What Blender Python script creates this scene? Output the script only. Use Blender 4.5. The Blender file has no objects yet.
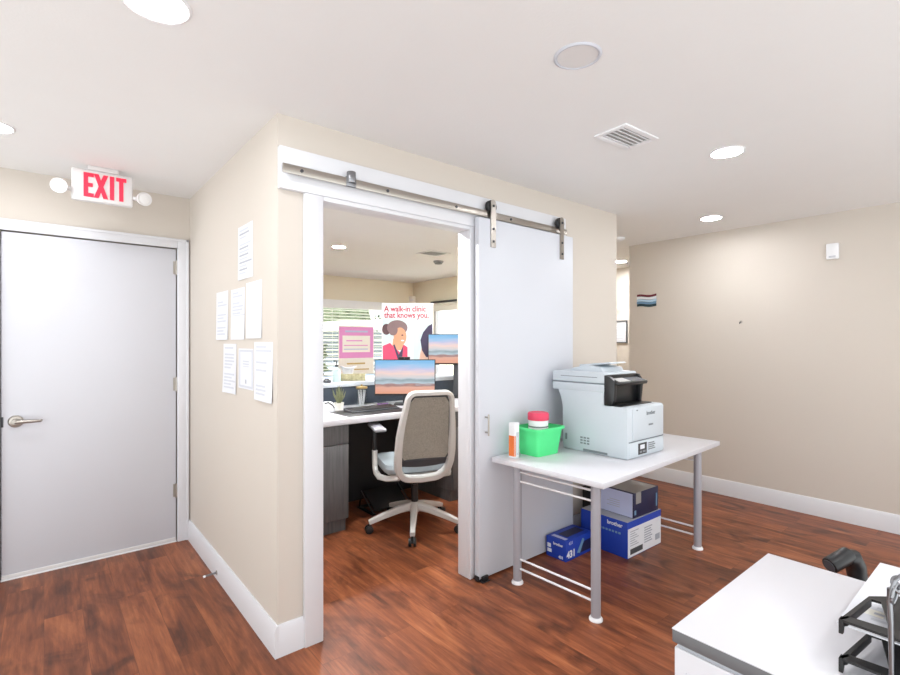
import bpy, bmesh, math, random
from mathutils import Vector, Matrix
random.seed(7)
sc = bpy.context.scene
COL = sc.collection
R = math.radians
CAM_A = math.atan2(406.0, 490.0)            # camera heading away from +Y, towards +X

# ---------------------------------------------------------------- helpers
def lin(c):
    c = c / 255.0
    return c / 12.92 if c <= 0.04045 else ((c + 0.055) / 1.055) ** 2.4

def rgb(r, g, b):
    return (lin(r), lin(g), lin(b), 1.0)

def new_mat(name):
    m = bpy.data.materials.new(name)
    m.use_nodes = True
    nt = m.node_tree
    return m, nt, nt.nodes['Principled BSDF']

def mat(name, c, rough=0.5, metal=0.0, var=0.03, scale=14.0, bump=0.0, bscale=120.0, emit=None, es=0.0, spec=None):
    """plain procedural surface: a base colour with a little noise mottling"""
    m, nt, p = new_mat(name)
    col = rgb(*c)
    tc = nt.nodes.new('ShaderNodeTexCoord')
    nz = nt.nodes.new('ShaderNodeTexNoise')
    nz.inputs['Scale'].default_value = scale
    nz.inputs['Detail'].default_value = 3.0
    nt.links.new(tc.outputs['Object'], nz.inputs['Vector'])
    mx = nt.nodes.new('ShaderNodeMix')
    mx.data_type = 'RGBA'
    mx.inputs[6].default_value = tuple(min(1, k * (1 - var)) for k in col[:3]) + (1,)
    mx.inputs[7].default_value = tuple(min(1, k * (1 + var)) for k in col[:3]) + (1,)
    nt.links.new(nz.outputs['Fac'], mx.inputs[0])
    nt.links.new(mx.outputs[2], p.inputs['Base Color'])
    p.inputs['Roughness'].default_value = rough
    p.inputs['Metallic'].default_value = metal
    if spec is not None:
        p.inputs['Specular IOR Level'].default_value = spec
    if bump > 0:
        n2 = nt.nodes.new('ShaderNodeTexNoise')
        n2.inputs['Scale'].default_value = bscale
        n2.inputs['Detail'].default_value = 4.0
        nt.links.new(tc.outputs['Object'], n2.inputs['Vector'])
        b = nt.nodes.new('ShaderNodeBump')
        b.inputs['Strength'].default_value = bump
        b.inputs['Distance'].default_value = 0.002
        nt.links.new(n2.outputs['Fac'], b.inputs['Height'])
        nt.links.new(b.outputs['Normal'], p.inputs['Normal'])
    if emit:
        p.inputs['Emission Color'].default_value = rgb(*emit)
        p.inputs['Emission Strength'].default_value = es
    return m

class MB:
    """collects shapes into one mesh"""
    def __init__(self):
        self.bm = bmesh.new()

    def _new(self, before, m, mtx=None):
        vs = [v for v in self.bm.verts if v.index == -1 or v not in before]
        return vs

    def _add(self, tmp, m, mtx=None):
        if mtx is not None:
            bmesh.ops.transform(tmp, matrix=mtx, verts=tmp.verts)
        tmp.normal_update()
        mp = {}
        for v in tmp.verts:
            mp[v] = self.bm.verts.new(v.co)
        for f in tmp.faces:
            try:
                nf = self.bm.faces.new([mp[v] for v in f.verts])
                nf.material_index = m if m is not None else f.material_index
            except ValueError:
                pass
        tmp.free()
        return self

    def box(self, a, b, bev=0.0, m=0, seg=2, mtx=None):
        t = bmesh.new()
        bmesh.ops.create_cube(t, size=1.0)
        s = [abs(b[i] - a[i]) for i in range(3)]
        c = [(b[i] + a[i]) / 2 for i in range(3)]
        for v in t.verts:
            v.co = Vector((v.co.x * s[0] + c[0], v.co.y * s[1] + c[1], v.co.z * s[2] + c[2]))
        if bev > 0:
            bmesh.ops.bevel(t, geom=list(t.edges), offset=min(bev, min(s) * 0.45), segments=seg, profile=0.5, affect='EDGES')
        return self._add(t, m, mtx)

    def cyl(self, p0, p1, r0, r1=None, n=24, m=0, bev=0.0):
        p0, p1 = Vector(p0), Vector(p1)
        r1 = r0 if r1 is None else r1
        d = p1 - p0
        q = d.to_track_quat('Z', 'Y').to_matrix().to_4x4()
        t = bmesh.new()
        bmesh.ops.create_cone(t, cap_ends=True, segments=n, radius1=r0, radius2=r1, depth=d.length)
        if bev > 0:
            es = [e for e in t.edges if len(e.link_faces) == 2 and any(len(f.verts) > 4 for f in e.link_faces)]
            bmesh.ops.bevel(t, geom=es, offset=bev, segments=2, profile=0.5, affect='EDGES')
        return self._add(t, m, Matrix.Translation((p0 + p1) / 2) @ q)

    def lathe(self, prof, o=(0, 0, 0), n=32, m=0, mtx=None):
        t = bmesh.new()
        rings = []
        for r, z in prof:
            if r < 1e-6:
                rings.append([t.verts.new((o[0], o[1], o[2] + z))])
            else:
                rings.append([t.verts.new((o[0] + r * math.cos(2 * math.pi * k / n), o[1] + r * math.sin(2 * math.pi * k / n), o[2] + z)) for k in range(n)])
        for a, b in zip(rings, rings[1:]):
            for k in range(n):
                k2 = (k + 1) % n
                if len(a) == 1 and len(b) == 1:
                    continue
                if len(a) == 1:
                    t.faces.new((a[0], b[k2], b[k]))
                elif len(b) == 1:
                    t.faces.new((a[k], a[k2], b[0]))
                else:
                    t.faces.new((a[k], a[k2], b[k2], b[k]))
        bmesh.ops.recalc_face_normals(t, faces=t.faces)
        return self._add(t, m, mtx)

    def tube(self, path, r, n=10, closed=False, m=0, rect=None, hint=(0, 0, 1)):
        """sweep a round (radius r, may be a list) or rectangular (rect=(w,d)) section along a path"""
        t = bmesh.new()
        P = [Vector(p) for p in path]
        N = len(P)
        rings = []
        h = Vector(hint)
        for i in range(N):
            if closed:
                tg = P[(i + 1) % N] - P[i - 1]
            else:
                tg = P[min(i + 1, N - 1)] - P[max(i - 1, 0)]
            tg.normalize()
            s = tg.cross(h)
            if s.length < 1e-4:
                s = tg.cross(Vector((1, 0, 0.01)))
            s.normalize()
            u = s.cross(tg).normalized()
            ri = r[i] if isinstance(r, (list, tuple)) else r
            ring = []
            if rect:
                w, d = (rect[i] if isinstance(rect, list) else rect)
                w, d = w / 2, d / 2
                c = 0.35
                pts = [(w, d * (1 - c)), (w * (1 - c), d), (-w * (1 - c), d), (-w, d * (1 - c)), (-w, -d * (1 - c)), (-w * (1 - c), -d), (w * (1 - c), -d), (w, -d * (1 - c))]
                for x, y in pts:
                    ring.append(t.verts.new(P[i] + s * x + u * y))
            else:
                for k in range(n):
                    a = 2 * math.pi * k / n
                    ring.append(t.verts.new(P[i] + s * (ri * math.cos(a)) + u * (ri * math.sin(a))))
            rings.append(ring)
        k = len(rings[0])
        rng = range(N) if closed else range(N - 1)
        for i in rng:
            a, b = rings[i], rings[(i + 1) % N]
            for j in range(k):
                t.faces.new((a[j], a[(j + 1) % k], b[(j + 1) % k], b[j]))
        if not closed:
            t.faces.new(rings[0][::-1])
            t.faces.new(rings[-1])
        bmesh.ops.recalc_face_normals(t, faces=t.faces)
        return self._add(t, m)

    def prism(self, poly, d0, d1, axis='y', m=0, bev=0.0):
        """extrude a 2D outline between d0 and d1 along axis; poly is in the two other axes in order"""
        def mk(p, d):
            if axis == 'y':
                return (p[0], d, p[1])
            if axis == 'x':
                return (d, p[0], p[1])
            return (p[0], p[1], d)
        t = bmesh.new()
        a = [t.verts.new(mk(p, d0)) for p in poly]
        b = [t.verts.new(mk(p, d1)) for p in poly]
        n = len(poly)
        for i in range(n):
            t.faces.new((a[i], a[(i + 1) % n], b[(i + 1) % n], b[i]))
        t.faces.new(a[::-1])
        t.faces.new(b)
        bmesh.ops.recalc_face_normals(t, faces=t.faces)
        if bev > 0:
            bmesh.ops.bevel(t, geom=list(t.edges), offset=bev, segments=2, profile=0.5, affect='EDGES')
        return self._add(t, m)

    def grid(self, f, nu, nv, m=0, thick=0.0):
        """surface f(u,v) for u,v in 0..1, m may be a function of (u,v)"""
        t = bmesh.new()
        vs = [[t.verts.new(f(i / nu, j / nv)) for j in range(nv + 1)] for i in range(nu + 1)]
        for i in range(nu):
            for j in range(nv):
                fc = t.faces.new((vs[i][j], vs[i + 1][j], vs[i + 1][j + 1], vs[i][j + 1]))
                fc.material_index = m((i + .5) / nu, (j + .5) / nv) if callable(m) else m
        if thick:
            bmesh.ops.recalc_face_normals(t, faces=t.faces)
            bmesh.ops.solidify(t, geom=t.faces[:], thickness=thick)
            bmesh.ops.recalc_face_normals(t, faces=t.faces)
        return self._add(t, None)

    def ball(self, c, r, m=0, sub=2, sc=(1, 1, 1), noise=0.0):
        t = bmesh.new()
        bmesh.ops.create_icosphere(t, subdivisions=sub, radius=r)
        for v in t.verts:
            k = 1 + random.uniform(-noise, noise)
            v.co = Vector((v.co.x * sc[0] * k + c[0], v.co.y * sc[1] * k + c[1], v.co.z * sc[2] * k + c[2]))
        return self._add(t, m)

    def poly(self, pts, m=0):
        vs = [self.bm.verts.new(p) for p in pts]
        f = self.bm.faces.new(vs)
        f.material_index = m
        return self

    def build(self, name, mats, parent=None, angle=35, loc=None, rot=None):
        me = bpy.data.meshes.new(name)
        self.bm.to_mesh(me)
        self.bm.free()
        if not isinstance(mats, (list, tuple)):
            mats = [mats]
        for x in mats:
            me.materials.append(x)
        for p in me.polygons:
            p.use_smooth = True
        me.set_sharp_from_angle(angle=R(angle))
        o = bpy.data.objects.new(name, me)
        COL.objects.link(o)
        if parent:
            o.parent = parent
        if loc:
            o.location = loc
        if rot:
            o.rotation_euler = rot
        return o

def tag(o, label, cat, group=None, kind=None):
    if label:
        o['label'] = label
    if cat:
        o['category'] = cat
    if group:
        o['group'] = group
    if kind:
        o['kind'] = kind
    return o

def thing(name, label, cat, loc=(0, 0, 0), rz=0.0, group=None, kind=None):
    o = bpy.data.objects.new(name, None)
    o.empty_display_size = 0.05
    COL.objects.link(o)
    o.location = loc
    o.rotation_euler = (0, 0, rz)
    return tag(o, label, cat, group, kind)

def copy_tree(o, parent=None):
    c = o.copy()
    COL.objects.link(c)
    if parent:
        c.parent = parent
    for ch in list(o.children):
        copy_tree(ch, c)
    return c

def text(name, s, size, mt, parent, org, xd, yd, align='LEFT', bold=0.0, ext=0.0006, width=None):
    """flat lettering lying in the plane of xd (reading direction) and yd (up)"""
    cu = bpy.data.curves.new('txt', 'FONT')
    cu.body = s
    cu.size = size
    cu.align_x = align
    cu.extrude = ext
    cu.offset = bold
    cu.resolution_u = 3
    ob = bpy.data.objects.new('txt', cu)
    COL.objects.link(ob)
    bpy.context.view_layer.update()
    dg = bpy.context.evaluated_depsgraph_get()
    me = bpy.data.meshes.new_from_object(ob.evaluated_get(dg))
    bpy.data.objects.remove(ob)
    xd, yd = Vector(xd).normalized(), Vector(yd).normalized()
    zd = xd.cross(yd)
    kx = 1.0
    if width:
        xs = [v.co.x for v in me.vertices]
        kx = width / (max(xs) - min(xs))
    M = Matrix(((xd.x * kx, yd.x, zd.x, org[0]), (xd.y * kx, yd.y, zd.y, org[1]), (xd.z * kx, yd.z, zd.z, org[2]), (0, 0, 0, 1)))
    me.transform(M)
    me.materials.clear()
    me.materials.append(mt)
    me.name = name
    o = bpy.data.objects.new(name, me)
    COL.objects.link(o)
    if parent:
        o.parent = parent
    return o

# ---------------------------------------------------------------- materials
M = {}
M['wall'] = mat('beige wall paint', (203, 195, 186), 0.75, var=0.012, scale=3, bump=0.12, bscale=260)
M['roomwall'] = mat('cream wall paint', (230, 222, 203), 0.75, var=0.012, scale=3, bump=0.1, bscale=260)
M['ceiling'] = mat('white ceiling paint', (230, 230, 230), 0.85, var=0.012, scale=5, bump=0.3, bscale=90)
M['trim'] = mat('white gloss trim', (216, 217, 222), 0.4, var=0.01)
M['door'] = mat('white door paint', (203, 204, 211), 0.42, var=0.012, scale=4)
M['slide'] = mat('white sliding door paint', (203, 206, 214), 0.45, var=0.012, scale=4)
M['white'] = mat('white plastic', (232, 233, 236), 0.4, var=0.01)
M['laminate'] = mat('white laminate', (210, 210, 216), 0.35, var=0.01)
M['paper'] = mat('white paper', (217, 219, 226), 0.8, var=0.012)
M['paperline'] = mat('pale grey print', (196, 199, 208), 0.8)
M['paperdark'] = mat('grey print', (170, 173, 182), 0.8)
M['steel'] = mat('brushed steel', (172, 166, 159), 0.33, 1.0, var=0.05, scale=40)
M['chrome'] = mat('chrome', (140, 141, 145), 0.3, 1.0, var=0.01)
M['black'] = mat('black plastic', (22, 22, 25), 0.4, var=0.05)
M['blackmetal'] = mat('black powder coated metal', (26, 25, 26), 0.5, var=0.06)
M['darkgrey'] = mat('dark grey plastic', (66, 68, 73), 0.5, var=0.04)
M['midgrey'] = mat('mid grey plastic', (128, 130, 134), 0.5, var=0.03)
M['edge'] = mat('grey edge banding', (104, 105, 108), 0.5, var=0.03)
M['legmetal'] = mat('silver painted metal', (168, 168, 176), 0.35, 0.25, var=0.02)
M['woodgrey'] = None
M['red'] = mat('red sign letters', (236, 42, 72), 0.5, emit=(236, 40, 70), es=0.35)
M['signwhite'] = mat('white sign housing', (216, 214, 214), 0.5, var=0.01)
M['lens'] = mat('lamp lens', (225, 224, 224), 0.2, var=0.02)
M['printer'] = mat('pale grey printer plastic', (198, 206, 213), 0.45, var=0.008)
M['printerdark'] = mat('printer seam grey', (120, 128, 134), 0.5)
M['printerblack'] = mat('printer black plastic', (24, 25, 28), 0.3, var=0.04)
M['screenglass'] = mat('grey touch panel', (120, 124, 132), 0.2)
M['green'] = mat('bright green plastic', (84, 226, 140), 0.45, var=0.03)
M['pink'] = mat('pink lid plastic', (222, 62, 96), 0.45)
M['orange'] = mat('orange label', (226, 116, 50), 0.5, var=0.05)
M['boxblue'] = mat('blue box print', (22, 60, 168), 0.5, var=0.04)
M['boxnavy'] = mat('navy box print', (26, 28, 66), 0.5, var=0.05)
M['boxwhite'] = mat('box white print', (222, 224, 230), 0.6)
M['boxlav'] = mat('box lavender label', (190, 196, 226), 0.6)
M['boxgrey'] = mat('box grey lid', (176, 180, 188), 0.6)
M['boxprint'] = mat('grey box print', (160, 165, 176), 0.6)
M['tape'] = mat('grey packing tape', (150, 148, 146), 0.35)
M['chairwhite'] = mat('light grey chair plastic', (206, 205, 203), 0.45, var=0.01)
M['seat'] = mat('pale blue grey fabric', (154, 164, 170), 0.9, var=0.12, scale=220)
M['darkpanel'] = mat('charcoal panel', (30, 30, 33), 0.6, var=0.08)
M['splash'] = mat('slate panel', (52, 62, 74), 0.6, var=0.08)
M['ledge'] = mat('pale ledge top', (196, 204, 212), 0.35)
M['magenta'] = mat('magenta print', (226, 150, 208), 0.7, var=0.04)
M['cream'] = mat('cream paper', (242, 240, 232), 0.8)
M['crimson'] = mat('crimson print', (176, 30, 62), 0.7)
M['tealpale'] = mat('pale teal print', (206, 228, 228), 0.7, var=0.05, scale=6)
M['skin'] = mat('warm brown print', (214, 156, 122), 0.7, var=0.06)
M['skinlight'] = mat('peach print', (232, 190, 168), 0.7)
M['hair'] = mat('dark brown print', (84, 62, 66), 0.7, var=0.1)
M['hairlight'] = mat('grey brown print', (128, 106, 106), 0.7, var=0.1)
M['shirt'] = mat('pink shirt print', (216, 72, 104), 0.7, var=0.15, scale=60)
M['navy'] = mat('navy print', (66, 58, 84), 0.7)
M['leaf'] = mat('outdoor leaves', (58, 70, 50), 0.7, var=0.5, scale=3)
M['plantleaf'] = mat('succulent leaves', (120, 124, 92), 0.6, var=0.3, scale=40)
M['pot'] = mat('white pot', (226, 226, 224), 0.4)
M['siding'] = mat('blue grey siding', (112, 122, 142), 0.7)
M['ground'] = mat('outdoor lawn', (150, 154, 132), 0.9, var=0.3, scale=4)
M['gold'] = mat('gold lid', (196, 172, 118), 0.3, 0.8)
M['maroon'] = mat('maroon stripe', (104, 34, 52), 0.6, var=0.1)
M['paleblue'] = mat('pale blue stripe', (176, 204, 226), 0.6, var=0.06)
M['offwhite'] = mat('off white stripe', (222, 228, 234), 0.6)
M['slateblue'] = mat('slate blue stripe', (108, 146, 178), 0.6, var=0.08)
M['darkgreen'] = mat('dark green stripe', (42, 66, 74), 0.6, var=0.1)
M['purple'] = mat('violet plastic', (134, 96, 148), 0.5)
M['gap'] = mat('dark gap', (48, 46, 46), 0.8)
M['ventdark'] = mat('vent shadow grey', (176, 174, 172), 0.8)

def lamp_mat(name, st, c=(250, 252, 255)):
    m, nt, p = new_mat(name)
    p.inputs['Base Color'].default_value = rgb(240, 240, 240)
    p.inputs['Emission Color'].default_value = rgb(*c)
    p.inputs['Emission Strength'].default_value = st
    return m
M['lamp'] = lamp_mat('lit diffuser', 165.0)
M['officelamp'] = lamp_mat('bright office diffuser', 620.0)

def grain_mat(name, dark, light, rough, sx, sy, sz):
    m, nt, p = new_mat(name)
    tc = nt.nodes.new('ShaderNodeTexCoord')
    mp = nt.nodes.new('ShaderNodeMapping')
    mp.inputs['Scale'].default_value = (sx, sy, sz)
    nz = nt.nodes.new('ShaderNodeTexNoise')
    nz.inputs['Scale'].default_value = 1.0
    nz.inputs['Detail'].default_value = 6
    nz.inputs['Roughness'].default_value = 0.65
    cr = nt.nodes.new('ShaderNodeValToRGB')
    cr.color_ramp.elements[0].position = 0.3
    cr.color_ramp.elements[0].color = rgb(*dark)
    cr.color_ramp.elements[1].position = 0.72
    cr.color_ramp.elements[1].color = rgb(*light)
    L = nt.links.new
    L(tc.outputs['Object'], mp.inputs['Vector'])
    L(mp.outputs['Vector'], nz.inputs['Vector'])
    L(nz.outputs['Fac'], cr.inputs['Fac'])
    L(cr.outputs['Color'], p.inputs['Base Color'])
    p.inputs['Roughness'].default_value = rough
    return m
M['woodgrey'] = grain_mat('grey wood laminate', (74, 74, 76), (104, 103, 104), 0.5, 60, 60, 3)

def mesh_fabric():
    m, nt, p = new_mat('woven chair mesh')
    tc = nt.nodes.new('ShaderNodeTexCoord')
    vo = nt.nodes.new('ShaderNodeTexVoronoi')
    vo.inputs['Scale'].default_value = 260
    cr = nt.nodes.new('ShaderNodeValToRGB')
    cr.color_ramp.elements[0].color = rgb(186, 182, 172)
    cr.color_ramp.elements[1].color = rgb(128, 124, 116)
    cr.color_ramp.elements[1].position = 0.8
    nt.links.new(tc.outputs['Object'], vo.inputs['Vector'])
    nt.links.new(vo.outputs['Distance'], cr.inputs['Fac'])
    nt.links.new(cr.outputs['Color'], p.inputs['Base Color'])
    p.inputs['Roughness'].default_value = 0.9
    return m
M['mesh'] = mesh_fabric()

def floor_mat():
    m, nt, p = new_mat('red brown plank floor')
    N, L = nt.nodes.new, nt.links.new
    tc = N('ShaderNodeTexCoord')
    sp = N('ShaderNodeSeparateXYZ')
    L(tc.outputs['Object'], sp.inputs[0])
    sw = N('ShaderNodeCombineXYZ')                     # planks run along Y
    L(sp.outputs['Y'], sw.inputs['X'])
    L(sp.outputs['X'], sw.inputs['Y'])
    br = N('ShaderNodeTexBrick')
    br.offset = 0.37
    br.offset_frequency = 2
    br.inputs['Color1'].default_value = (0, 0, 0, 1)
    br.inputs['Color2'].default_value = (1, 1, 1, 1)
    br.inputs['Mortar'].default_value = (0.5, 0.5, 0.5, 1)
    br.inputs['Scale'].default_value = 1.0
    br.inputs['Mortar Size'].default_value = 0.0012
    br.inputs['Mortar Smooth'].default_value = 0.3
    br.inputs['Brick Width'].default_value = 1.22
    br.inputs['Row Height'].default_value = 0.155
    L(sw.outputs[0], br.inputs['Vector'])
    bw = N('ShaderNodeRGBToBW')
    L(br.outputs['Color'], bw.inputs[0])
    # per-plank shift of the grain
    off = N('ShaderNodeMath'); off.operation = 'MULTIPLY'; off.inputs[1].default_value = 37.0
    L(bw.outputs[0], off.inputs[0])
    cz = N('ShaderNodeCombineXYZ')
    L(off.outputs[0], cz.inputs['Z'])
    add = N('ShaderNodeVectorMath'); add.operation = 'ADD'
    L(tc.outputs['Object'], add.inputs[0]); L(cz.outputs[0], add.inputs[1])
    def noise(sx, sy, det, ro, dist=0.0):
        mp = N('ShaderNodeMapping'); mp.inputs['Scale'].default_value = (sx, sy, 1)
        nz = N('ShaderNodeTexNoise'); nz.inputs['Scale'].default_value = 1.0
        nz.inputs['Detail'].default_value = det; nz.inputs['Roughness'].default_value = ro
        nz.inputs['Distortion'].default_value = dist
        L(add.outputs[0], mp.inputs['Vector']); L(mp.outputs[0], nz.inputs['Vector'])
        return nz.outputs['Fac']
    g1 = noise(9, 1.3, 5, 0.6, 0.9)                     # broad figure
    g2 = noise(60, 3.5, 5, 0.72)                        # fine streaks
    g3 = noise(5, 2.6, 3, 0.5, 1.5)                     # dark knots and clouds
    s1 = N('ShaderNodeMath'); s1.operation = 'MULTIPLY_ADD'; s1.inputs[1].default_value = 0.62
    s2 = N('ShaderNodeMath'); s2.operation = 'MULTIPLY'; s2.inputs[1].default_value = 0.36
    L(g2, s2.inputs[0]); L(g1, s1.inputs[0]); L(s2.outputs[0], s1.inputs[2])
    s3 = N('ShaderNodeMath'); s3.operation = 'MULTIPLY_ADD'; s3.inputs[1].default_value = 0.055
    L(bw.outputs[0], s3.inputs[0]); L(s1.outputs[0], s3.inputs[2])
    cr = N('ShaderNodeValToRGB')
    e = cr.color_ramp.elements
    e[0].position = 0.30; e[0].color = rgb(70, 38, 28)
    e[1].position = 0.74; e[1].color = rgb(184, 122, 82)
    for pos, c in ((0.41, (100, 55, 36)), (0.51, (126, 71, 45)), (0.61, (154, 91, 58))):
        x = e.new(pos); x.color = rgb(*c)
    L(s3.outputs[0], cr.inputs['Fac'])
    kr = N('ShaderNodeValToRGB')
    kr.color_ramp.elements[0].position = 0.27; kr.color_ramp.elements[0].color = (0.42, 0.43, 0.5, 1)
    kr.color_ramp.elements[1].position = 0.48; kr.color_ramp.elements[1].color = (1, 1, 1, 1)
    L(g3, kr.inputs['Fac'])
    mu = N('ShaderNodeMix'); mu.data_type = 'RGBA'; mu.blend_type = 'MULTIPLY'; mu.inputs[0].default_value = 1.0
    L(cr.outputs['Color'], mu.inputs[6]); L(kr.outputs['Color'], mu.inputs[7])
    ms = N('ShaderNodeMix'); ms.data_type = 'RGBA'; ms.inputs[7].default_value = rgb(88, 46, 30)
    fm = N('ShaderNodeMath'); fm.operation = 'MULTIPLY'; fm.inputs[1].default_value = 0.55
    L(br.outputs['Fac'], fm.inputs[0]); L(fm.outputs[0], ms.inputs[0])
    L(mu.outputs[2], ms.inputs[6])
    L(ms.outputs[2], p.inputs['Base Color'])
    p.inputs['Roughness'].default_value = 0.36
    p.inputs['Specular IOR Level'].default_value = 0.3
    b = N('ShaderNodeBump'); b.inputs['Strength'].default_value = 0.12; b.inputs['Distance'].default_value = 0.001
    L(g2, b.inputs['Height']); L(b.outputs['Normal'], p.inputs['Normal'])
    return m
M['floor'] = floor_mat()

def glass_mat():
    m = bpy.data.materials.new('clear glass'); m.use_nodes = True
    nt = m.node_tree; nt.nodes.clear()
    o = nt.nodes.new('ShaderNodeOutputMaterial'); tr = nt.nodes.new('ShaderNodeBsdfTransparent')
    gl = nt.nodes.new('ShaderNodeBsdfGlossy'); gl.inputs['Roughness'].default_value = 0.02
    nz = nt.nodes.new('ShaderNodeTexNoise'); nz.inputs['Scale'].default_value = 2
    cr = nt.nodes.new('ShaderNodeValToRGB')
    cr.color_ramp.elements[0].color = (0.93, 0.95, 0.95, 1); cr.color_ramp.elements[1].color = (0.97, 0.98, 0.98, 1)
    mx = nt.nodes.new('ShaderNodeMixShader'); L = nt.links.new
    L(nz.outputs['Fac'], cr.inputs[0]); L(cr.outputs[0], tr.inputs['Color'])
    mx.inputs[0].default_value = 0.05; L(tr.outputs[0], mx.inputs[1]); L(gl.outputs[0], mx.inputs[2]); L(mx.outputs[0], o.inputs[0])
    return m
M['glass'] = glass_mat()

def screen_mat():
    """desktop picture of a beach at sunset, lit from behind"""
    m, nt, p = new_mat('lit screen picture')
    N, L = nt.nodes.new, nt.links.new
    tc = N('ShaderNodeTexCoord'); sp = N('ShaderNodeSeparateXYZ'); L(tc.outputs['Generated'], sp.inputs[0])
    mp = N('ShaderNodeMapping'); mp.inputs['Scale'].default_value = (3, 1, 11)
    nz = N('ShaderNodeTexNoise'); nz.inputs['Scale'].default_value = 1.0; nz.inputs['Detail'].default_value = 4
    L(tc.outputs['Generated'], mp.inputs[0]); L(mp.outputs[0], nz.inputs[0])
    a = N('ShaderNodeMath'); a.operation = 'MULTIPLY_ADD'; a.inputs[1].default_value = 0.22
    L(nz.outputs['Fac'], a.inputs[0]); L(sp.outputs['Z'], a.inputs[2])
    s = N('ShaderNodeMath'); s.operation = 'SUBTRACT'; s.inputs[1].default_value = 0.11
    L(a.outputs[0], s.inputs[0])
    cr = N('ShaderNodeValToRGB'); e = cr.color_ramp.elements
    e[0].position = 0.0; e[0].color = rgb(240, 168, 138)
    e[1].position = 1.0; e[1].color = rgb(118, 190, 240)
    for pos, c in ((0.2, (236, 180, 160)), (0.27, (170, 128, 124)), (0.32, (196, 214, 224)), (0.4, (150, 170, 178)), (0.46, (206, 214, 222)), (0.6, (250, 222, 214)), (0.72, (216, 208, 236)), (0.85, (160, 206, 244))):
        x = e.new(pos); x.color = rgb(*c)
    L(s.outputs[0], cr.inputs[0])
    L(cr.outputs[0], p.inputs['Emission Color']); p.inputs['Emission Strength'].default_value = 0.95
    p.inputs['Base Color'].default_value = rgb(20, 20, 22); p.inputs['Roughness'].default_value = 0.3
    return m
M['screen'] = screen_mat()

# ---------------------------------------------------------------- the setting
CH = 2.42
Y1, X3, Y2, X4 = 2.17, 0.80, 3.875, 4.80
def struct(o, label=None, cat=None):
    o['kind'] = 'structure'
    if label:
        o['label'] = label
    if cat:
        o['category'] = cat
    return o

struct(MB().box((-1.6, -1.2, -0.1), (5.05, 7.08, 0)).box((5.05, 2.6, -0.1), (6.25, 4.02, 0)).build('floor', M['floor']), 'red-brown wood plank floor running through the rooms', 'floor')
struct(MB().box((-3.2, -3.2, CH), (5.05, 7.08, CH + 0.1)).box((5.05, 2.6, CH), (6.25, 4.02, CH + 0.1)).build('ceiling', M['ceiling']), 'white textured ceiling over the whole space', 'ceiling')
OX0, OX1, OZ = 1.008, 1.93, 2.06
struct(MB().box((X3, Y1, 0), (OX0 - 0.02, Y1 + 0.08, CH)).box((OX1 + 0.02, Y1, 0), (3.53, Y1 + 0.08, CH)).box((OX0 - 0.02, Y1, OZ + 0.02), (OX1 + 0.02, Y1 + 0.08, CH)).build('wall_front', M['wall']), 'beige partition wall with the office doorway in it', 'wall')
struct(MB().box((X3, Y1 + 0.08, 0), (X3 + 0.115, 6.96, CH)).build('wall_left', M['wall']), 'beige side wall with papers taped on it', 'wall')
DX0, DX1, DZ = -0.195, 0.716, 2.053
struct(MB().box((-3.2, Y2, 0), (DX0 - 0.005, Y2 + 0.12, CH)).box((DX1 + 0.005, Y2, 0), (X3, Y2 + 0.12, CH)).box((DX0 - 0.005, Y2, DZ + 0.005), (DX1 + 0.005, Y2 + 0.12, CH)).build('wall_back', M['wall']), 'beige wall around the exit door', 'wall')
struct(MB().box((X4, -3.2, 0), (X4 + 0.12, 2.80, CH)).build('wall_right', M['wall']), 'long beige wall on the right with a striped plaque', 'wall')
struct(MB().box((X4 + 0.12, 2.68, 0), (6.13, 2.80, CH)).build('wall_corridor', M['wall']), 'beige corridor wall behind the right wall', 'wall')
struct(MB().box((6.13, 2.60, 0), (6.25, 4.02, CH)).build('wall_hall', M['wall']), 'cream wall at the end of the corridor with a framed notice', 'wall')
struct(MB().box((3.43, Y1 + 0.08, 0), (3.53, 3.9, CH)).box((3.43, 3.9, 0), (6.13, 4.02, CH)).build('wall_inner', M['roomwall']), 'cream wall between the office and the corridor', 'wall')
WX0, WX1, WZ0, WZ1 = 2.2, 4.62, 0.74, 2.04
struct(MB().box((X3, 6.96, 0), (WX0, 7.08, CH)).box((WX1, 6.96, 0), (5.05, 7.08, CH)).box((WX0, 6.96, 0), (WX1, 7.08, WZ0)).box((WX0, 6.96, WZ1), (WX1, 7.08, CH)).build('wall_far', M['roomwall']), 'cream far wall of the office with the blinds window', 'wall')
RY0, RY1 = 4.75, 6.40
struct(MB().box((4.93, 4.02, 0), (5.05, RY0, CH)).box((4.93, RY1, 0), (5.05, 6.96, CH)).box((4.93, RY0, 0), (5.05, RY1, WZ0)).box((4.93, RY0, WZ1 + 0.02), (5.05, RY1, CH)).build('wall_side', M['roomwall']), 'cream side wall of the office with the bright window', 'wall')

def baseboard(name, pts, label):
    """profile swept along straight runs; each run = (x0,y0,x1,y1,nx,ny) with n pointing into the room"""
    mb = MB()
    for x0, y0, x1, y1, nx, ny in pts:
        prof = [(0, 0), (0.016, 0), (0.016, 0.118), (0.006, 0.14), (0, 0.14)]
        bm = bmesh.new()
        A = [bm.verts.new((x0 + nx * d, y0 + ny * d, z)) for d, z in prof]
        B = [bm.verts.new((x1 + nx * d, y1 + ny * d, z)) for d, z in prof]
        k = len(prof)
        for i in range(k):
            bm.faces.new((A[i], A[(i + 1) % k], B[(i + 1) % k], B[i]))
        bm.faces.new(A[::-1]); bm.faces.new(B)
        bmesh.ops.recalc_face_normals(bm, faces=bm.faces)
        mb._add(bm, 0)
    return struct(mb.build(name, M['trim']), label, 'baseboard')
baseboard('baseboard_left', [(X3, Y1 - 0.016, X3, Y2 - 0.021, -1, 0)], 'white baseboard along the wall with papers')
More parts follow.
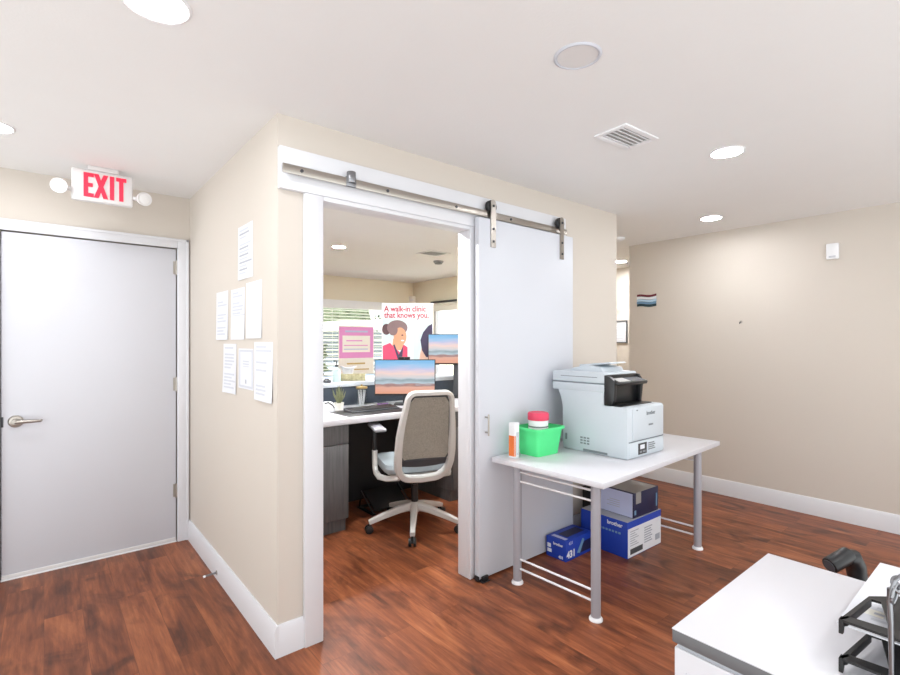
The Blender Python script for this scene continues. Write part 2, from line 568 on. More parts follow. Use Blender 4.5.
baseboard('baseboard_front', [(X3 - 0.0, Y1, 0.917, Y1, 0, -1), (2.86, Y1, 3.53, Y1, 0, -1)], 'white baseboard along the partition wall')
baseboard('baseboard_right', [(X4, -3.2, X4, 2.80, -1, 0)], 'white baseboard along the long right wall')
baseboard('baseboard_back', [(-3.2, Y2, DX0 - 0.08, Y2, 0, -1)], 'white baseboard left of the exit door')

# casing of the exit door and of the office doorway
mb = MB()
for a, b in (((DX0 - 0.075, Y2 - 0.02, 0), (DX0 - 0.003, Y2, DZ + 0.068)), ((DX1 + 0.003, Y2 - 0.02, 0), (DX1 + 0.075, Y2, DZ + 0.068)), ((DX0 - 0.003, Y2 - 0.02, DZ + 0.003), (DX1 + 0.003, Y2, DZ + 0.068))):
    mb.box(a, b, 0.005)
mb.box((DX0 - 0.075, Y2 - 0.026, DZ + 0.05), (DX1 + 0.075, Y2 - 0.019, DZ + 0.068), 0.003)
mb.box((DX1 + 0.057, Y2 - 0.026, 0), (DX1 + 0.075, Y2 - 0.019, DZ + 0.068), 0.003)
struct(mb.build('trim_1', M['trim']), 'white casing around the exit door', 'door frame')
mb = MB()
mb.box((0.917, Y1 - 0.026, 0), (OX0, Y1, 2.083), 0.004)
mb.box((OX1, Y1 - 0.026, 0), (OX1 + 0.09, Y1, 2.083), 0.004)
mb.box((OX0, Y1 - 0.026, OZ), (OX1, Y1, 2.083), 0.004)
mb.box((OX0 - 0.02, Y1, 0), (OX0, Y1 + 0.083, OZ + 0.02), 0.002)
mb.box((OX1, Y1, 0), (OX1 + 0.02, Y1 + 0.083, OZ + 0.02), 0.002)
mb.box((OX0, Y1, OZ), (OX1, Y1 + 0.083, OZ + 0.02), 0.002)
struct(mb.build('trim_2', M['trim']), 'white casing and jamb of the open office doorway', 'door frame')
struct(MB().box((0.80, Y1 - 0.03, 2.083), (2.835, Y1, 2.27), 0.003).build('trim_3', M['trim']), 'white header board carrying the sliding door track', 'header board')

# exit door
d1 = thing('door_1', 'closed plain white exit door with lever handle', 'door', (DX0, Y2 + 0.002, 0), 0, kind='structure')
W = DX1 - DX0
MB().box((0.003, 0, 0.03), (W - 0.003, 0.044, DZ - 0.004), 0.002).build('door_leaf', M['door'], d1)
MB().box((0.003, -0.006, 0.008), (W - 0.003, 0.04, 0.03), 0.002).build('daylight_sweep', M['signwhite'], d1)  # pale sweep strip, its brightness standing in for daylight under the door
MB().box((0.0, -0.012, 0.0), (W, 0.05, 0.007), 0.002).build('threshold', M['white'], d1)
hg = None
for z in (1.92, 1.105, 0.36):
    if hg is None:
        hg = MB().cyl((W - 0.001, -0.008, -0.05), (W - 0.001, -0.008, 0.05), 0.0065, n=12).box((W - 0.02, -0.003, -0.045), (W - 0.002, 0.001, 0.045)).build('hinge', M['steel'], d1)
        hg.location.z = z
    else:
        h = hg.copy(); COL.objects.link(h); h.location.z = z
lv = MB().lathe([(0.0, 0.0), (0.036, 0.0), (0.036, 0.006), (0.03, 0.012), (0.018, 0.014), (0.016, 0.045), (0.0, 0.046)], mtx=Matrix.Translation((0.066, 0.0, 0.93)) @ Matrix.Rotation(R(90), 4, 'X'), n=28).build('lever_handle', M['steel'], d1)
MB().tube([(0.066, -0.045, 0.93), (0.081, -0.05, 0.93), (0.11, -0.051, 0.93), (0.16, -0.049, 0.929), (0.178, -0.046, 0.928), (0.184, -0.03, 0.928)], [0.013, 0.012, 0.0105, 0.009, 0.008, 0.007], n=12).build('lever', M['steel'], lv)
MB().box((-0.02, 0.048, 0), (0.03, 0.07, DZ)).box((W - 0.03, 0.048, 0), (W + 0.02, 0.07, DZ)).box((0.03, 0.048, DZ - 0.03), (W - 0.03, 0.07, DZ)).build('light_stop_strip', M['door'], d1)  # unseen strip behind the leaf, added to stop daylight leaking in
MB().box((-0.0, -0.0035, 0.90), (0.012, 0.0005, 0.96), 0.001).build('strike_plate', M['darkgrey'], d1)

# sliding door, hung in front of the partition
DSX, DSW, DSY, DST = 1.952, 0.90, 2.092, 2.132
d2 = thing('door_2', 'flat white sliding barn door hung from steel rail', 'sliding door', (DSX, DSY, 0), 0, kind='structure')
MB().box((0, 0, 0.012), (DSW, 0.035, DST), 0.003).build('door_leaf', M['slide'], d2)
def hanger(x):
    z0, z1 = 1.965, 2.25
    pts = [(-0.02, z0), (0.02, z0)] + [(0.02 * math.cos(a), z1 - 0.02 + 0.02 * math.sin(a)) for a in [math.pi * k / 10 for k in range(11)]]
    h = MB().prism(pts, -0.0065, -0.0005, 'y').build('hanger', M['steel'], d2)
    h.location.x = x
    MB().cyl((0, 0.003, 2.212), (0, 0.03, 2.212), 0.038, n=28, bev=0.004).build('wheel', M['black'], h)
    for z in (2.0, 2.075, 2.212):
        MB().cyl((0, -0.013, z), (0, -0.006, z), 0.008, n=12, bev=0.002).build('bolt', M['darkgrey'], h)
hanger(2.066 - DSX); hanger(2.722 - DSX)
ph = MB().cyl((0.052, -0.028, 0.85), (0.052, -0.028, 0.975), 0.0055, n=12)
for z in (0.868, 0.957):
    ph.cyl((0.052, -0.028, z), (0.052, 0.0, z), 0.0045, n=10)
ph.build('pull_handle', M['steel'], d2)

tr = thing('sliding_rail', 'brushed steel flat rail along white header board above the doorway', 'door rail', (0, 0, 0))
MB().box((0.80, 2.104, 2.142), (2.80, 2.112, 2.182), 0.002).build('rail', M['steel'], tr)
for x in (0.885, 1.335, 1.79, 2.235):
    MB().cyl((x, 2.112, 2.162), (x, 2.1405, 2.162), 0.011, n=14).cyl((x, 2.099, 2.162), (x, 2.104, 2.162), 0.0075, n=12, m=1).build('standoff_bolt', [M['steel'], M['darkgrey']], tr)
MB().cyl((1.13, 2.103, 2.158), (1.13, 2.103, 2.211), 0.022, n=24, bev=0.002).box((1.104, 2.100, 2.142), (1.156, 2.115, 2.188), 0.002).build('end_stop', M['chrome'], tr)

fg = thing('floor_guide', 'small black floor guide at the bottom corner of the sliding door', 'door guide', (1.985, 2.105, 0))
MB().box((-0.03, -0.045, 0), (0.03, 0.05, 0.006), 0.002).build('base', M['black'], fg)
MB().box((-0.022, -0.034, 0.006), (0.028, -0.018, 0.032), 0.005).build('cheek', M['black'], fg)
MB().box((-0.046, -0.02, 0.004), (-0.034, 0.015, 0.034), 0.004).build('cheek', M['black'], fg)

# windows
w1 = thing('window_1', 'wide office window with white blinds and valance', 'window', (WX0, 6.96, WZ0), 0, kind='structure')
ww, wh = WX1 - WX0, WZ1 - WZ0
mb = MB()
for a, b in (((0, 0.03, 0), (0.05, 0.1, wh)), ((ww - 0.05, 0.03, 0), (ww, 0.1, wh)), ((0, 0.03, wh - 0.05), (ww, 0.1, wh)), ((0, 0.03, 0), (ww, 0.1, 0.05)), ((0.62, 0.04, 0), (0.67, 0.09, wh))):
    mb.box(a, b, 0.004)
mb.build('window_frame', M['trim'], w1)
MB().box((0.05, 0.062, 0.05), (ww - 0.05, 0.068, wh - 0.05)).build('window_glass', M['glass'], w1)
MB().box((-0.05, -0.06, -0.03), (ww + 0.05, 0.03, 0.0), 0.004).build('window_sill', M['trim'], w1)
MB().box((0.0, -0.055, wh - 0.12), (ww, 0.02, wh + 0.01), 0.004).build('valance', M['white'], w1)
mb = MB()
z = 0.05
while z < wh - 0.13:
    mb.box((0.02, -0.03, -0.001), (ww - 0.02, 0.012, 0.001), mtx=Matrix.Translation((0, 0, z)) @ Matrix.Rotation(R(-16), 4, 'X'))
    z += 0.048
for x in (0.3, ww / 2, ww - 0.3):
    mb.box((x - 0.002, -0.012, 0.02), (x + 0.002, -0.008, wh - 0.1))
mb.box((0.02, -0.03, 0.012), (ww - 0.02, 0.012, 0.032), 0.003)
mb.build('blinds', M['white'], w1)

w2 = thing('window_2', 'bright office window with rolled shade on the side wall', 'window', (4.93, RY0, WZ0), 0, kind='structure')
wl = RY1 - RY0
mb = MB()
for a, b in (((0.03, 0, 0), (0.1, 0.05, wh)), ((0.03, wl - 0.05, 0), (0.1, wl, wh)), ((0.03, 0, wh - 0.03), (0.1, wl, wh + 0.02)), ((0.03, 0, 0), (0.1, wl, 0.05)), ((0.04, 0, 0.62), (0.09, wl, 0.66))):
    mb.box(a, b, 0.004)
mb.build('window_frame', M['trim'], w2)
MB().box((0.062, 0.05, 0.05), (0.068, wl - 0.05, wh - 0.03)).build('window_glass', M['glass'], w2)
MB().box((-0.05, -0.03, -0.03), (0.03, wl + 0.03, 0), 0.004).build('window_sill', M['trim'], w2)
MB().box((-0.045, 0, wh - 0.005), (0.0, wl, wh + 0.02), 0.003).build('shade_rail', M['darkgrey'], w2)
MB().cyl((-0.012, 0.02, wh - 0.03), (-0.012, wl - 0.02, wh - 0.03), 0.022, n=16).box((-0.016, 0.02, wh - 0.13), (-0.013, wl - 0.02, wh - 0.03)).box((-0.02, 0.02, wh - 0.14), (-0.008, wl - 0.02, wh - 0.125), 0.003).build('roller_shade', M['cream'], w2)

# ---------------------------------------------------------------- ceiling fixtures
def downlight(loc, label, r=0.085, lit=True, name='recessed_light', lm='lamp'):
    t = thing(name, label, 'ceiling light', (loc[0], loc[1], CH), 0, 'round recessed ceiling lights')
    MB().lathe([(r * 0.86, 0.0), (r * 0.86, -0.004), (r * 0.93, -0.006), (r * 1.0, -0.003), (r * 1.02, 0.0)], n=40).build('trim_ring', M['white'] if lit else M['paperline'], t)
    MB().lathe([(0, -0.003), (r * 0.85, -0.003), (r * 0.85, 0.0), (0, 0.0)], n=40).build('diffuser', M[lm] if lit else M['signwhite'], t)
    return t
downlight((0.26, 1.70), 'lit round downlight cut by the top edge above the paper wall', 0.095)
downlight((-0.19, 3.155), 'lit round downlight near the exit sign, at the left edge')
downlight((1.466, 1.056), 'unlit round ceiling disc beside the air vent', 0.083, lit=False)
downlight((2.825, 1.077), 'lit round downlight right of the ceiling vent, the nearer of that pair')
downlight((4.225, 1.734), 'lit round downlight close to the right wall with the striped plaque')
downlight((5.62, 3.40), 'small lit downlight in the corridor beyond the partition end', 0.08, lm='officelamp')
downlight((2.436, 4.81), 'lit round downlight inside the office seen through the doorway', 0.075, lm='officelamp')

for p_, l_ in (((1.25, 4.85), 'unseen fill downlight added over the left end of the office'), ((4.6, 4.45), 'unseen fill downlight added over the right end of the office'), ((1.45, 2.85), 'unseen fill downlight added just inside the office doorway'), ((2.75, 2.9), 'unseen fill downlight added in the office behind the sliding door'), ((1.5, -0.6), 'unseen fill downlight added behind the viewer'), ((3.3, -0.5), 'unseen fill downlight added near the right wall behind the viewer')):  # out-of-view downlights, added to brighten the office and the near room
    downlight(p_, l_, lm='officelamp' if p_[1] > 2.5 else 'lamp')

def vent(name, label, c, s1, s2, rz, n):
    t = thing(name, label, 'air vent', (c[0], c[1], CH), rz)
    mb = MB(); a, b = s1 / 2, s2 / 2; f = 0.028
    for p, q in (((-a, -b), (a, -b + f)), ((-a, b - f), (a, b)), ((-a, -b + f), (-a + f, b - f)), ((a - f, -b + f), (a, b - f))):
        mb.box((p[0], p[1], -0.008), (q[0], q[1], 0), 0.002)
    mb.build('frame', M['white'], t)
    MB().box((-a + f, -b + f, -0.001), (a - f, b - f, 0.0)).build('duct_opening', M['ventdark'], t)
    for k in range(n):
        y = -b + f + (s2 - 2 * f) * (k + 0.5) / n
        MB().box((-a + f, -0.011, -0.001), (a - f, 0.011, 0.001), mtx=Matrix.Translation((0, y, -0.006)) @ Matrix.Rotation(R(24), 4, 'X')).build('louver', M['white'], t)
vent('ceiling_vent', 'square white louvred ceiling vent above the printer table', (2.228, 1.315), 0.28, 0.18, R(-3), 5)
vent('ceiling_vent', 'square white ceiling vent inside the office near doorway top', (3.44, 4.45), 0.30, 0.26, R(0), 6)
t = thing('smoke_detector', 'small grey round detector on the office ceiling', 'smoke detector', (3.83, 4.85, CH))
MB().lathe([(0, -0.035), (0.04, -0.033), (0.062, -0.018), (0.066, 0.0), (0, 0)], n=28).build('cover', M['midgrey'], t)
MB().lathe([(0.045, -0.0335), (0.047, -0.036), (0.049, -0.031)], n=28).build('vent_ring', M['darkgrey'], t)
t = thing('smoke_detector', 'small white round detector on the ceiling past the partition end', 'smoke detector', (4.335, 2.649, CH))
MB().lathe([(0, -0.035), (0.04, -0.033), (0.062, -0.018), (0.066, 0.0), (0, 0)], n=28).build('cover', M['white'], t)

# exit sign: hangs from the ceiling in front of the exit door wall
ex = thing('exit_sign', 'white emergency EXIT sign with red letters and two lamp heads', 'exit sign', (0.267, 3.52, CH))
MB().box((-0.075, -0.02, -0.026), (0.075, 0.045, 0), 0.004).build('ceiling_canopy', M['signwhite'], ex)
MB().box((-0.148, -0.022, -0.208), (0.148, 0.022, -0.026), 0.012, seg=3).build('housing', M['signwhite'], ex)
EXM = M['red']
lt = MB()
y0, y1 = -0.0255, -0.0215
zt, zb = -0.046, -0.184
def bar(x0, z0, x1, z1):
    lt.box((x0, y0, z0), (x1, y1, z1))
bar(-0.093, zb, -0.072, zt); bar(-0.072, zt - 0.022, -0.045, zt); bar(-0.072, (zt + zb) / 2 - 0.011, -0.05, (zt + zb) / 2 + 0.011); bar(-0.072, zb, -0.045, zb + 0.022)
for s in (1, -1):
    xa, xb = -0.034, 0.012
    if s < 0: xa, xb = xb, xa
    lt.prism([(xa - 0.0115, zt), (xa + 0.0115, zt), (xb + 0.0115, zb), (xb - 0.0115, zb)], y0 - 0.0002 * s, y1, 'y')
bar(0.031, zb, 0.052, zt)
bar(0.062, zt - 0.022, 0.113, zt); bar(0.077, zb, 0.098, zt - 0.022)
lt.build('lettering', EXM, ex)
for s in (-1, 1):
    hd = MB().lathe([(0, 0.0), (0.024, 0.0), (0.036, 0.016), (0.041, 0.044), (0.039, 0.049), (0.0, 0.044)], n=28, mtx=Matrix.Translation((s * 0.194, -0.005, -0.145)) @ Matrix.Rotation(R(12 * s), 4, 'Z') @ Matrix.Rotation(R(100), 4, 'X')).cyl((s * 0.14, 0.0, -0.15), (s * 0.175, -0.012, -0.15), 0.013, n=14).build('lamp_head', M['signwhite'], ex)
    MB().lathe([(0, 0.051), (0.018, 0.051), (0.030, 0.047)], n=28, mtx=Matrix.Translation((s * 0.194, -0.005, -0.145)) @ Matrix.Rotation(R(12 * s), 4, 'Z') @ Matrix.Rotation(R(100), 4, 'X')).build('lens', M['lens'], hd)

# ---------------------------------------------------------------- things on the walls
def sheet(label, y0, y1, z0, z1, curl, style, tilt=0.0, name='paper_sheet'):
    """a sheet taped on the left wall; y runs away from the camera, faces -X"""
    w, h = abs(y1 - y0), abs(z1 - z0)
    t_seed = random.random() * 10
    def f(u, v):
        yy = max(y0, y1) - w * u
        zz = min(z0, z1) + h * v
        lift = 0.0005 + curl * (0.55 * (1 - v) ** 2 * abs(math.sin(2.2 * u + t_seed * 0.3)) + 0.45 * (1 - u) ** 3)
        yy += tilt * (v - 0.5)
        return (X3 - lift, yy, zz)
    rnd = random.Random(int(t_seed * 1000))
    rows = 30
    lens = [rnd.uniform(0.45, 0.9) if rnd.random() < 0.75 else 0 for _ in range(rows)]
    def mi(u, v):
        k = int((1 - v) * rows)
        if style == 'blank':
            return 0
        if style == 'border':
            if 0.05 < u < 0.95 and 0.04 < v < 0.96 and not (0.12 < u < 0.88 and 0.085 < v < 0.915):
                return 1
            if 0.3 < u < 0.72 and (0.6 < v < 0.63 or 0.67 < v < 0.70 or 0.55 < v < 0.57):
                return 1
            if 0.45 < u < 0.53 and 0.13 < v < 0.24:
                return 2
            return 0
        if style == 'half' and v < 0.48:
            return 1 if 0.46 < v < 0.48 else 0
        if k % 2 == 0 and 0.1 < u < 0.1 + lens[min(k, rows - 1)] * 0.9 and 0.06 < v < 0.93:
            return 1 if style != 'dense' or k % 4 else 2
        return 0
    o = MB().grid(f, 24, 60, mi, 0.0004).build(name, [M['paper'], M['paperline'], M['paperdark']])
    tag(o, label, 'paper', 'papers taped on the left wall')
sheet('white printed sheet highest on the left wall, alone above the rest', 2.728, 2.50, 1.726, 2.006, 0.006, 'dense', 0.004)
sheet('white sheet at the far left of the middle row of papers', 3.139, 2.925, 1.413, 1.692, 0.014, 'lines')
sheet('white sheet in the centre of the middle row, drawing on upper half', 2.855, 2.628, 1.413, 1.686, 0.006, 'half')
sheet('nearly blank white sheet at right end of the middle paper row', 2.594, 2.369, 1.418, 1.70, 0.008, 'blank')
sheet('long white sheet curling off the wall, left of the bordered certificate', 2.991, 2.77, 1.115, 1.39, 0.014, 'lines')
sheet('white certificate with grey border between two curled sheets', 2.728, 2.49, 1.158, 1.366, 0.002, 'border')
sheet('large white sheet lowest and nearest the wall corner, right of the certificate', 2.455, 2.223, 1.12, 1.40, 0.016, 'lines')

# striped wooden plaque on the right wall
pl = thing('wall_plaque', 'small wavy striped plaque in maroon, blue and dark green', 'plaque', (X4, 2.605, 1.825))
stripes = [(0.045, 0.068, 'maroon'), (0.018, 0.044, 'offwhite'), (-0.008, 0.017, 'paleblue'), (-0.032, -0.009, 'slateblue'), (-0.058, -0.033, 'darkgreen')]
for i, (za, zb_, cn) in enumerate(stripes):
    def wf(u, v, za=za, zb_=zb_):
        y = 0.105 - 0.21 * u
        wv = 0.006 * math.sin(u * 6.0 + 0.6)
        return (-0.004 - 0.004 * (i % 2), y, za + (zb_ - za) * v * (1 - 0.12 * math.sin(u * 3.1)) + wv)
    MB().grid(wf, 16, 2, 0, 0.006 if i % 2 else 0.009).build('stripe', M[cn], pl)
MB().box((-0.003, -0.09, -0.045), (0, 0.09, 0.055)).build('backing', M['darkgrey'], pl)

t = thing('wall_sensor', 'white rectangular box high on the right wall', 'wall sensor', (X4, 1.05, 2.115))
MB().box((-0.028, -0.04, -0.062), (0, 0.04, 0.062), 0.006).build('cover', M['white'], t)
MB().box((-0.0295, -0.022, -0.05), (-0.027, 0.022, -0.046)).box((-0.0295, -0.022, -0.042), (-0.027, 0.022, -0.038)).build('slot', M['boxprint'], t)
t = thing('wall_hook', 'tiny metal hook alone in the middle of the right wall', 'hook', (X4, 1.714, 1.58))
MB().cyl((-0.006, 0, 0), (0, 0, 0), 0.013, n=20, bev=0.002).build('plate', M['steel'], t)
MB().tube([(-0.004, 0, 0.0), (-0.02, 0, -0.004), (-0.03, 0, -0.016), (-0.034, 0, -0.006)], 0.004, n=8).build('peg', M['darkgrey'], t)
t = thing('framed_notice', 'framed white notice at the end of the corridor', 'framed notice', (6.13, 3.78, 1.54))
mb = MB()
for a, b in (((-0.18, -0.155), (-0.165, 0.155)), ((0.165, -0.155), (0.18, 0.155)), ((-0.165, 0.14), (0.165, 0.155)), ((-0.165, -0.155), (0.165, -0.14))):
    mb.box((-0.02, a[0], a[1]), (0, b[0], b[1]), 0.002)
mb.build('frame', M['darkgrey'], t)
MB().grid(lambda u, v: (-0.008, 0.166 - 0.332 * u, -0.141 + 0.282 * v), 12, 30, lambda u, v: 1 if (int(v * 30) % 4 == 1 and 0.15 < u < 0.8 and v < 0.85) else 0, 0.002).build('notice_sheet', [M['paper'], M['paperline']], t)

t = thing('door_stop', 'thin metal spring door stop on the baseboard below papers', 'door stop', (X3 - 0.016, 3.10, 0.042))
MB().cyl((-0.004, 0, 0), (0, 0, 0), 0.012, n=18).build('plate', M['steel'], t)
coil = [(-0.004 - 0.058 * k / 120, 0.005 * math.cos(k * 0.9), 0.005 * math.sin(k * 0.9) - 0.004 * k / 120) for k in range(121)]
MB().tube(coil, 0.0014, n=6).build('spring', M['midgrey'], t)
MB().cyl((-0.061, 0, -0.004), (-0.074, 0, -0.005), 0.0065, n=16, bev=0.002).build('rubber_tip', M['white'], t)

# ---------------------------------------------------------------- printer table and what stands on and under it
TZ = 0.72
tb = thing('table', 'white rectangular table with round silver legs, printer on it', 'table', (2.070, 1.342, 0), R(2.4))
TL, TD = 1.50, 0.735
MB().box((0, 0, TZ - 0.03), (TL, TD, TZ), 0.004).build('tabletop', M['laminate'], tb)
LX, LY = (0.076, 1.345), (0.088, 0.60)
leg0 = None
for lx in LX:
    for ly in LY:
        if leg0 is None:
            leg0 = MB().cyl((0, 0, 0.012), (0, 0, TZ - 0.03), 0.0245, n=28).build('leg', M['legmetal'], tb)
            MB().lathe([(0, 0), (0.034, 0), (0.034, 0.008), (0.027, 0.018), (0.0, 0.018)], n=28).build('foot', M['white'], leg0)
            leg0.location = (lx, ly, 0)
        else:
            l = copy_tree(leg0); l.location = (lx, ly, 0)
rl = None
for lx in LX:
    for z in (0.647, 0.594, 0.143, 0.088):
        if rl is None:
            rl = MB().cyl((0, LY[0] + 0.022, 0), (0, LY[1] - 0.022, 0), 0.006, n=12).build('rail', M['white'], tb)
            rl.location = (lx, 0, z)
        else:
            r_ = rl.copy(); COL.objects.link(r_); r_.location = (lx, 0, z)

# printer
pr = thing('printer', 'bulky pale grey laser printer with black control panel on table', 'printer', (2.57, 1.51, TZ))
PW, PD = 0.418, 0.46
SW = 0.368
# body side profile (y, z): front at y=0
prof = [(0.0, 0.0), (PD, 0.0), (PD, 0.27), (PD + 0.015, 0.33), (PD + 0.04, 0.38), (0.155, 0.38), (0.155, 0.30), (0.0, 0.30)]
bm = MB().prism(prof, 0.0, PW, 'x', bev=0.012)
bm.build('body', M['printer'], pr)
MB().box((0.0, 0.15, 0.374), (SW, PD + 0.08, 0.425), 0.01).build('scanner_bed', M['printer'], pr)
MB().box((0.0, 0.15, 0.428), (SW, PD + 0.08, 0.495), 0.012).build('scanner_lid', M['printer'], pr)
MB().box((-0.0012, 0.20, 0.463), (0.002, 0.47, 0.467)).build('lid_groove', M['printerdark'], pr)
# document feeder: sloping tray on the lid
df = MB().prism([(0.20, 0.486), (PD + 0.02, 0.486), (PD - 0.03, 0.515), (0.32, 0.535), (0.22, 0.52)], 0.07, 0.31, 'x', bev=0.006).build('document_feeder', M['printer'], pr)
MB().prism([(0.17, 0.548), (0.185, 0.556), (0.40, 0.535), (0.40, 0.522)], 0.10, 0.28, 'x', bev=0.003).build('feeder_tray', M['printer'], df)
# black front: frame, cavity and tilted panel
cp = MB()
cp.box((0.004, 0.135, 0.305), (SW - 0.004, 0.155, 0.482), 0.006)
cp.prism([(0.155, 0.302), (0.155, 0.482), (0.128, 0.478), (0.085, 0.45), (0.092, 0.33), (0.11, 0.302)], 0.002, 0.034, 'x', bev=0.004)
cp.prism([(0.155, 0.302), (0.155, 0.482), (0.128, 0.478), (0.10, 0.44), (0.115, 0.302)], SW - 0.034, SW - 0.006, 'x', bev=0.004)
cp.box((0.02, 0.05, 0.299), (SW, 0.15, 0.306), 0.003)
cpo = cp.build('control_panel', M['printerblack'], pr)
pm = Matrix.Translation((0, 0.06, 0.42)) @ Matrix.Rotation(R(14), 4, 'X')
MB().box((0.012, 0.0, 0.0), (SW - 0.035, 0.085, 0.022), 0.006, mtx=pm).build('panel_ledge', M['printerblack'], cpo)
MB().box((0.03, 0.012, 0.0245), (0.15, 0.075, 0.024), mtx=pm).box((0.165, 0.012, 0.0215), (SW - 0.05, 0.075, 0.024), m=1, mtx=pm).build('touch_screen', [M['lens'], M['screenglass']], cpo)
# front cover, tray and details
MB().box((0.05, -0.006, 0.105), (PW - 0.01, 0.01, 0.292), 0.006).build('front_cover', M['printer'], pr)
MB().box((0.012, -0.006, 0.008), (PW - 0.006, 0.012, 0.097), 0.008).build('paper_tray', M['printer'], pr)
MB().box((0.012, -0.0015, 0.097), (PW - 0.006, 0.005, 0.103)).build('tray_seam', M['printerdark'], pr)
text('brand_lettering', 'brother', 0.032, M['printerdark'], pr, (0.20, -0.0068, 0.245), (1, 0, 0), (0, 0, 1), bold=0.0008)
MB().box((0.225, -0.0085, 0.180), (0.275, -0.0055, 0.190), 0.001).build('cover_grip', M['printerdark'], pr)
MB().box((0.085, -0.008, 0.278), (0.10, -0.0055, 0.284)).build('indicator', M['printerdark'], pr)
mb = MB().box((0.105, -0.0075, 0.02), (0.20, -0.0055, 0.085)).box((0.125, -0.0083, 0.05), (0.175, -0.0072, 0.075), m=1).box((0.12, -0.0083, 0.028), (0.145, -0.0072, 0.04), m=2).box((0.155, -0.0083, 0.028), (0.185, -0.0072, 0.04), m=2)
mb.build('sticker', [M['printerblack'], M['boxwhite'], M['midgrey']], pr)
mb = MB()
for k in range(4):
    mb.box((0.22, -0.0075, 0.035 + 0.012 * k), (0.30 - 0.01 * (k % 2), -0.0055, 0.042 + 0.012 * k))
mb.build('model_print', M['midgrey'], pr)
mb = MB()
for i in range(3):
    for j in range(3):
        mb.box((-0.0015, 0.255 + 0.024 * i, 0.05 + 0.017 * j), (0.004, 0.272 + 0.024 * i, 0.060 + 0.017 * j))
mb.build('side_vent', M['printerdark'], pr)
MB().box((-0.0015, 0.13, 0.008), (0.01, 0.30, 0.022), 0.002).build('side_grip', M['printerdark'], pr)
MB().box((-0.0015, PD - 0.04, 0.06), (0.004, PD - 0.025, 0.10), 0.001).build('side_slot', M['printerdark'], pr)

# basket, tub, carton
bk = thing('basket', 'bright green plastic basket on the table beside the printer', 'basket', (2.335, 1.965, TZ))
def ring_pts(hw, hd, r, z, n=6):
    out = []
    for cx, cy, a0 in ((hw - r, hd - r, 0), (-hw + r, hd - r, 90), (-hw + r, -hd + r, 180), (hw - r, -hd + r, 270)):
        for k in range(n + 1):
            a = R(a0 + 90 * k / n)
            out.append(Vector((cx + r * math.cos(a), cy + r * math.sin(a), z)))
    return out
def loft(rings, cap0=True, cap1=False):
    t = bmesh.new()
    V = [[t.verts.new(p) for p in rg] for rg in rings]
    n = len(V[0])
    for a, b in zip(V, V[1:]):
        for i in range(n):
            t.faces.new((a[i], a[(i + 1) % n], b[(i + 1) % n], b[i]))
    if cap0: t.faces.new(V[0][::-1])
    if cap1: t.faces.new(V[-1])
    bmesh.ops.recalc_face_normals(t, faces=t.faces)
    return t
mb = MB()
rings = [ring_pts(0.098, 0.076, 0.022, 0.0), ring_pts(0.122, 0.098, 0.026, 0.165), ring_pts(0.119, 0.095, 0.024, 0.165), ring_pts(0.096, 0.074, 0.02, 0.005)]
mb._add(loft(rings, True, True), 0)
mb.build('bin', M['green'], bk)
mb = MB()
mb._add(loft([ring_pts(0.122, 0.098, 0.026, 0.150), ring_pts(0.132, 0.107, 0.03, 0.152), ring_pts(0.133, 0.108, 0.03, 0.166), ring_pts(0.118, 0.094, 0.024, 0.167)], False, False), 0)
mb.build('rim', M['green'], bk)
tu = thing('wipes_tub', 'white round tub with pink lid standing in the green basket', 'tub', (2.33, 1.965, TZ + 0.0055))
MB().lathe([(0, 0), (0.058, 0), (0.060, 0.006), (0.060, 0.20), (0.057, 0.206), (0, 0.206)], n=40).build('container', M['white'], tu)
MB().lathe([(0.0605, 0.158), (0.0605, 0.166)], n=40).build('label_print', M['midgrey'], tu)
MB().lathe([(0.0635, 0.200), (0.0645, 0.205), (0.0645, 0.236), (0.060, 0.244), (0.045, 0.246), (0.043, 0.243), (0, 0.243)], n=40).build('lid', M['pink'], tu)
ct = thing('carton', 'slim orange and white carton at the left end of the table', 'carton', (2.135, 1.985, TZ), R(3))
MB().box((-0.022, -0.022, 0), (0.022, 0.022, 0.205), 0.0015).build('box_body', M['white'], ct)
MB().box((-0.0228, -0.02, 0.01), (-0.0218, 0.02, 0.13)).box((-0.021, -0.0228, 0.01), (-0.012, -0.0218, 0.13)).build('orange_print', M['orange'], ct)
MB().box((-0.006, -0.0228, 0.015), (0.018, -0.0218, 0.15), m=0).box((0.002, -0.0232, 0.03), (0.008, -0.0222, 0.12), m=1).build('grey_print', [M['paperline'], M['offwhite']], ct)

# boxes under the table
b1 = thing('toner_box', 'small blue toner box numbered 431 on the floor under the table', 'box', (2.55, 1.925, 0), R(1))
BW, BD, BH = 0.29, 0.155, 0.13
MB().box((0, 0, 0), (BW, BD, BH), 0.002).build('carton_body', M['boxblue'], b1)
text('number_print', '431', 0.062, M['boxwhite'], b1, (0.008, -0.0012, 0.02), (1, 0, 0), (0, 0, 1), bold=0.0022)
text('number_print', '431', 0.024, M['boxwhite'], b1, (-0.0012, 0.056, 0.012), (0, -1, 0), (0, 0, 1), bold=0.001)
text('brand_print', 'brother', 0.024, M['boxwhite'], b1, (-0.0012, 0.098, 0.088), (0, -1, 0), (0, 0, 1), bold=0.0008)
MB().box((-0.001, 0.112, 0.03), (0.001, 0.146, 0.052)).box((-0.001, 0.118, 0.06), (0.001, 0.146, 0.086)).build('label_patch', M['boxwhite'], b1)
text('number_print', '431', 0.03, M['boxlav'], b1, (0.03, -0.0012, 0.10), (1, 0, 0), (0, 0, 1))
MB().prism([(0.13, 0.02), (0.28, 0.02), (0.28, 0.09), (0.20, 0.085)], -0.001, 0.001, 'y').build('swoosh_print', M['boxnavy'], b1)
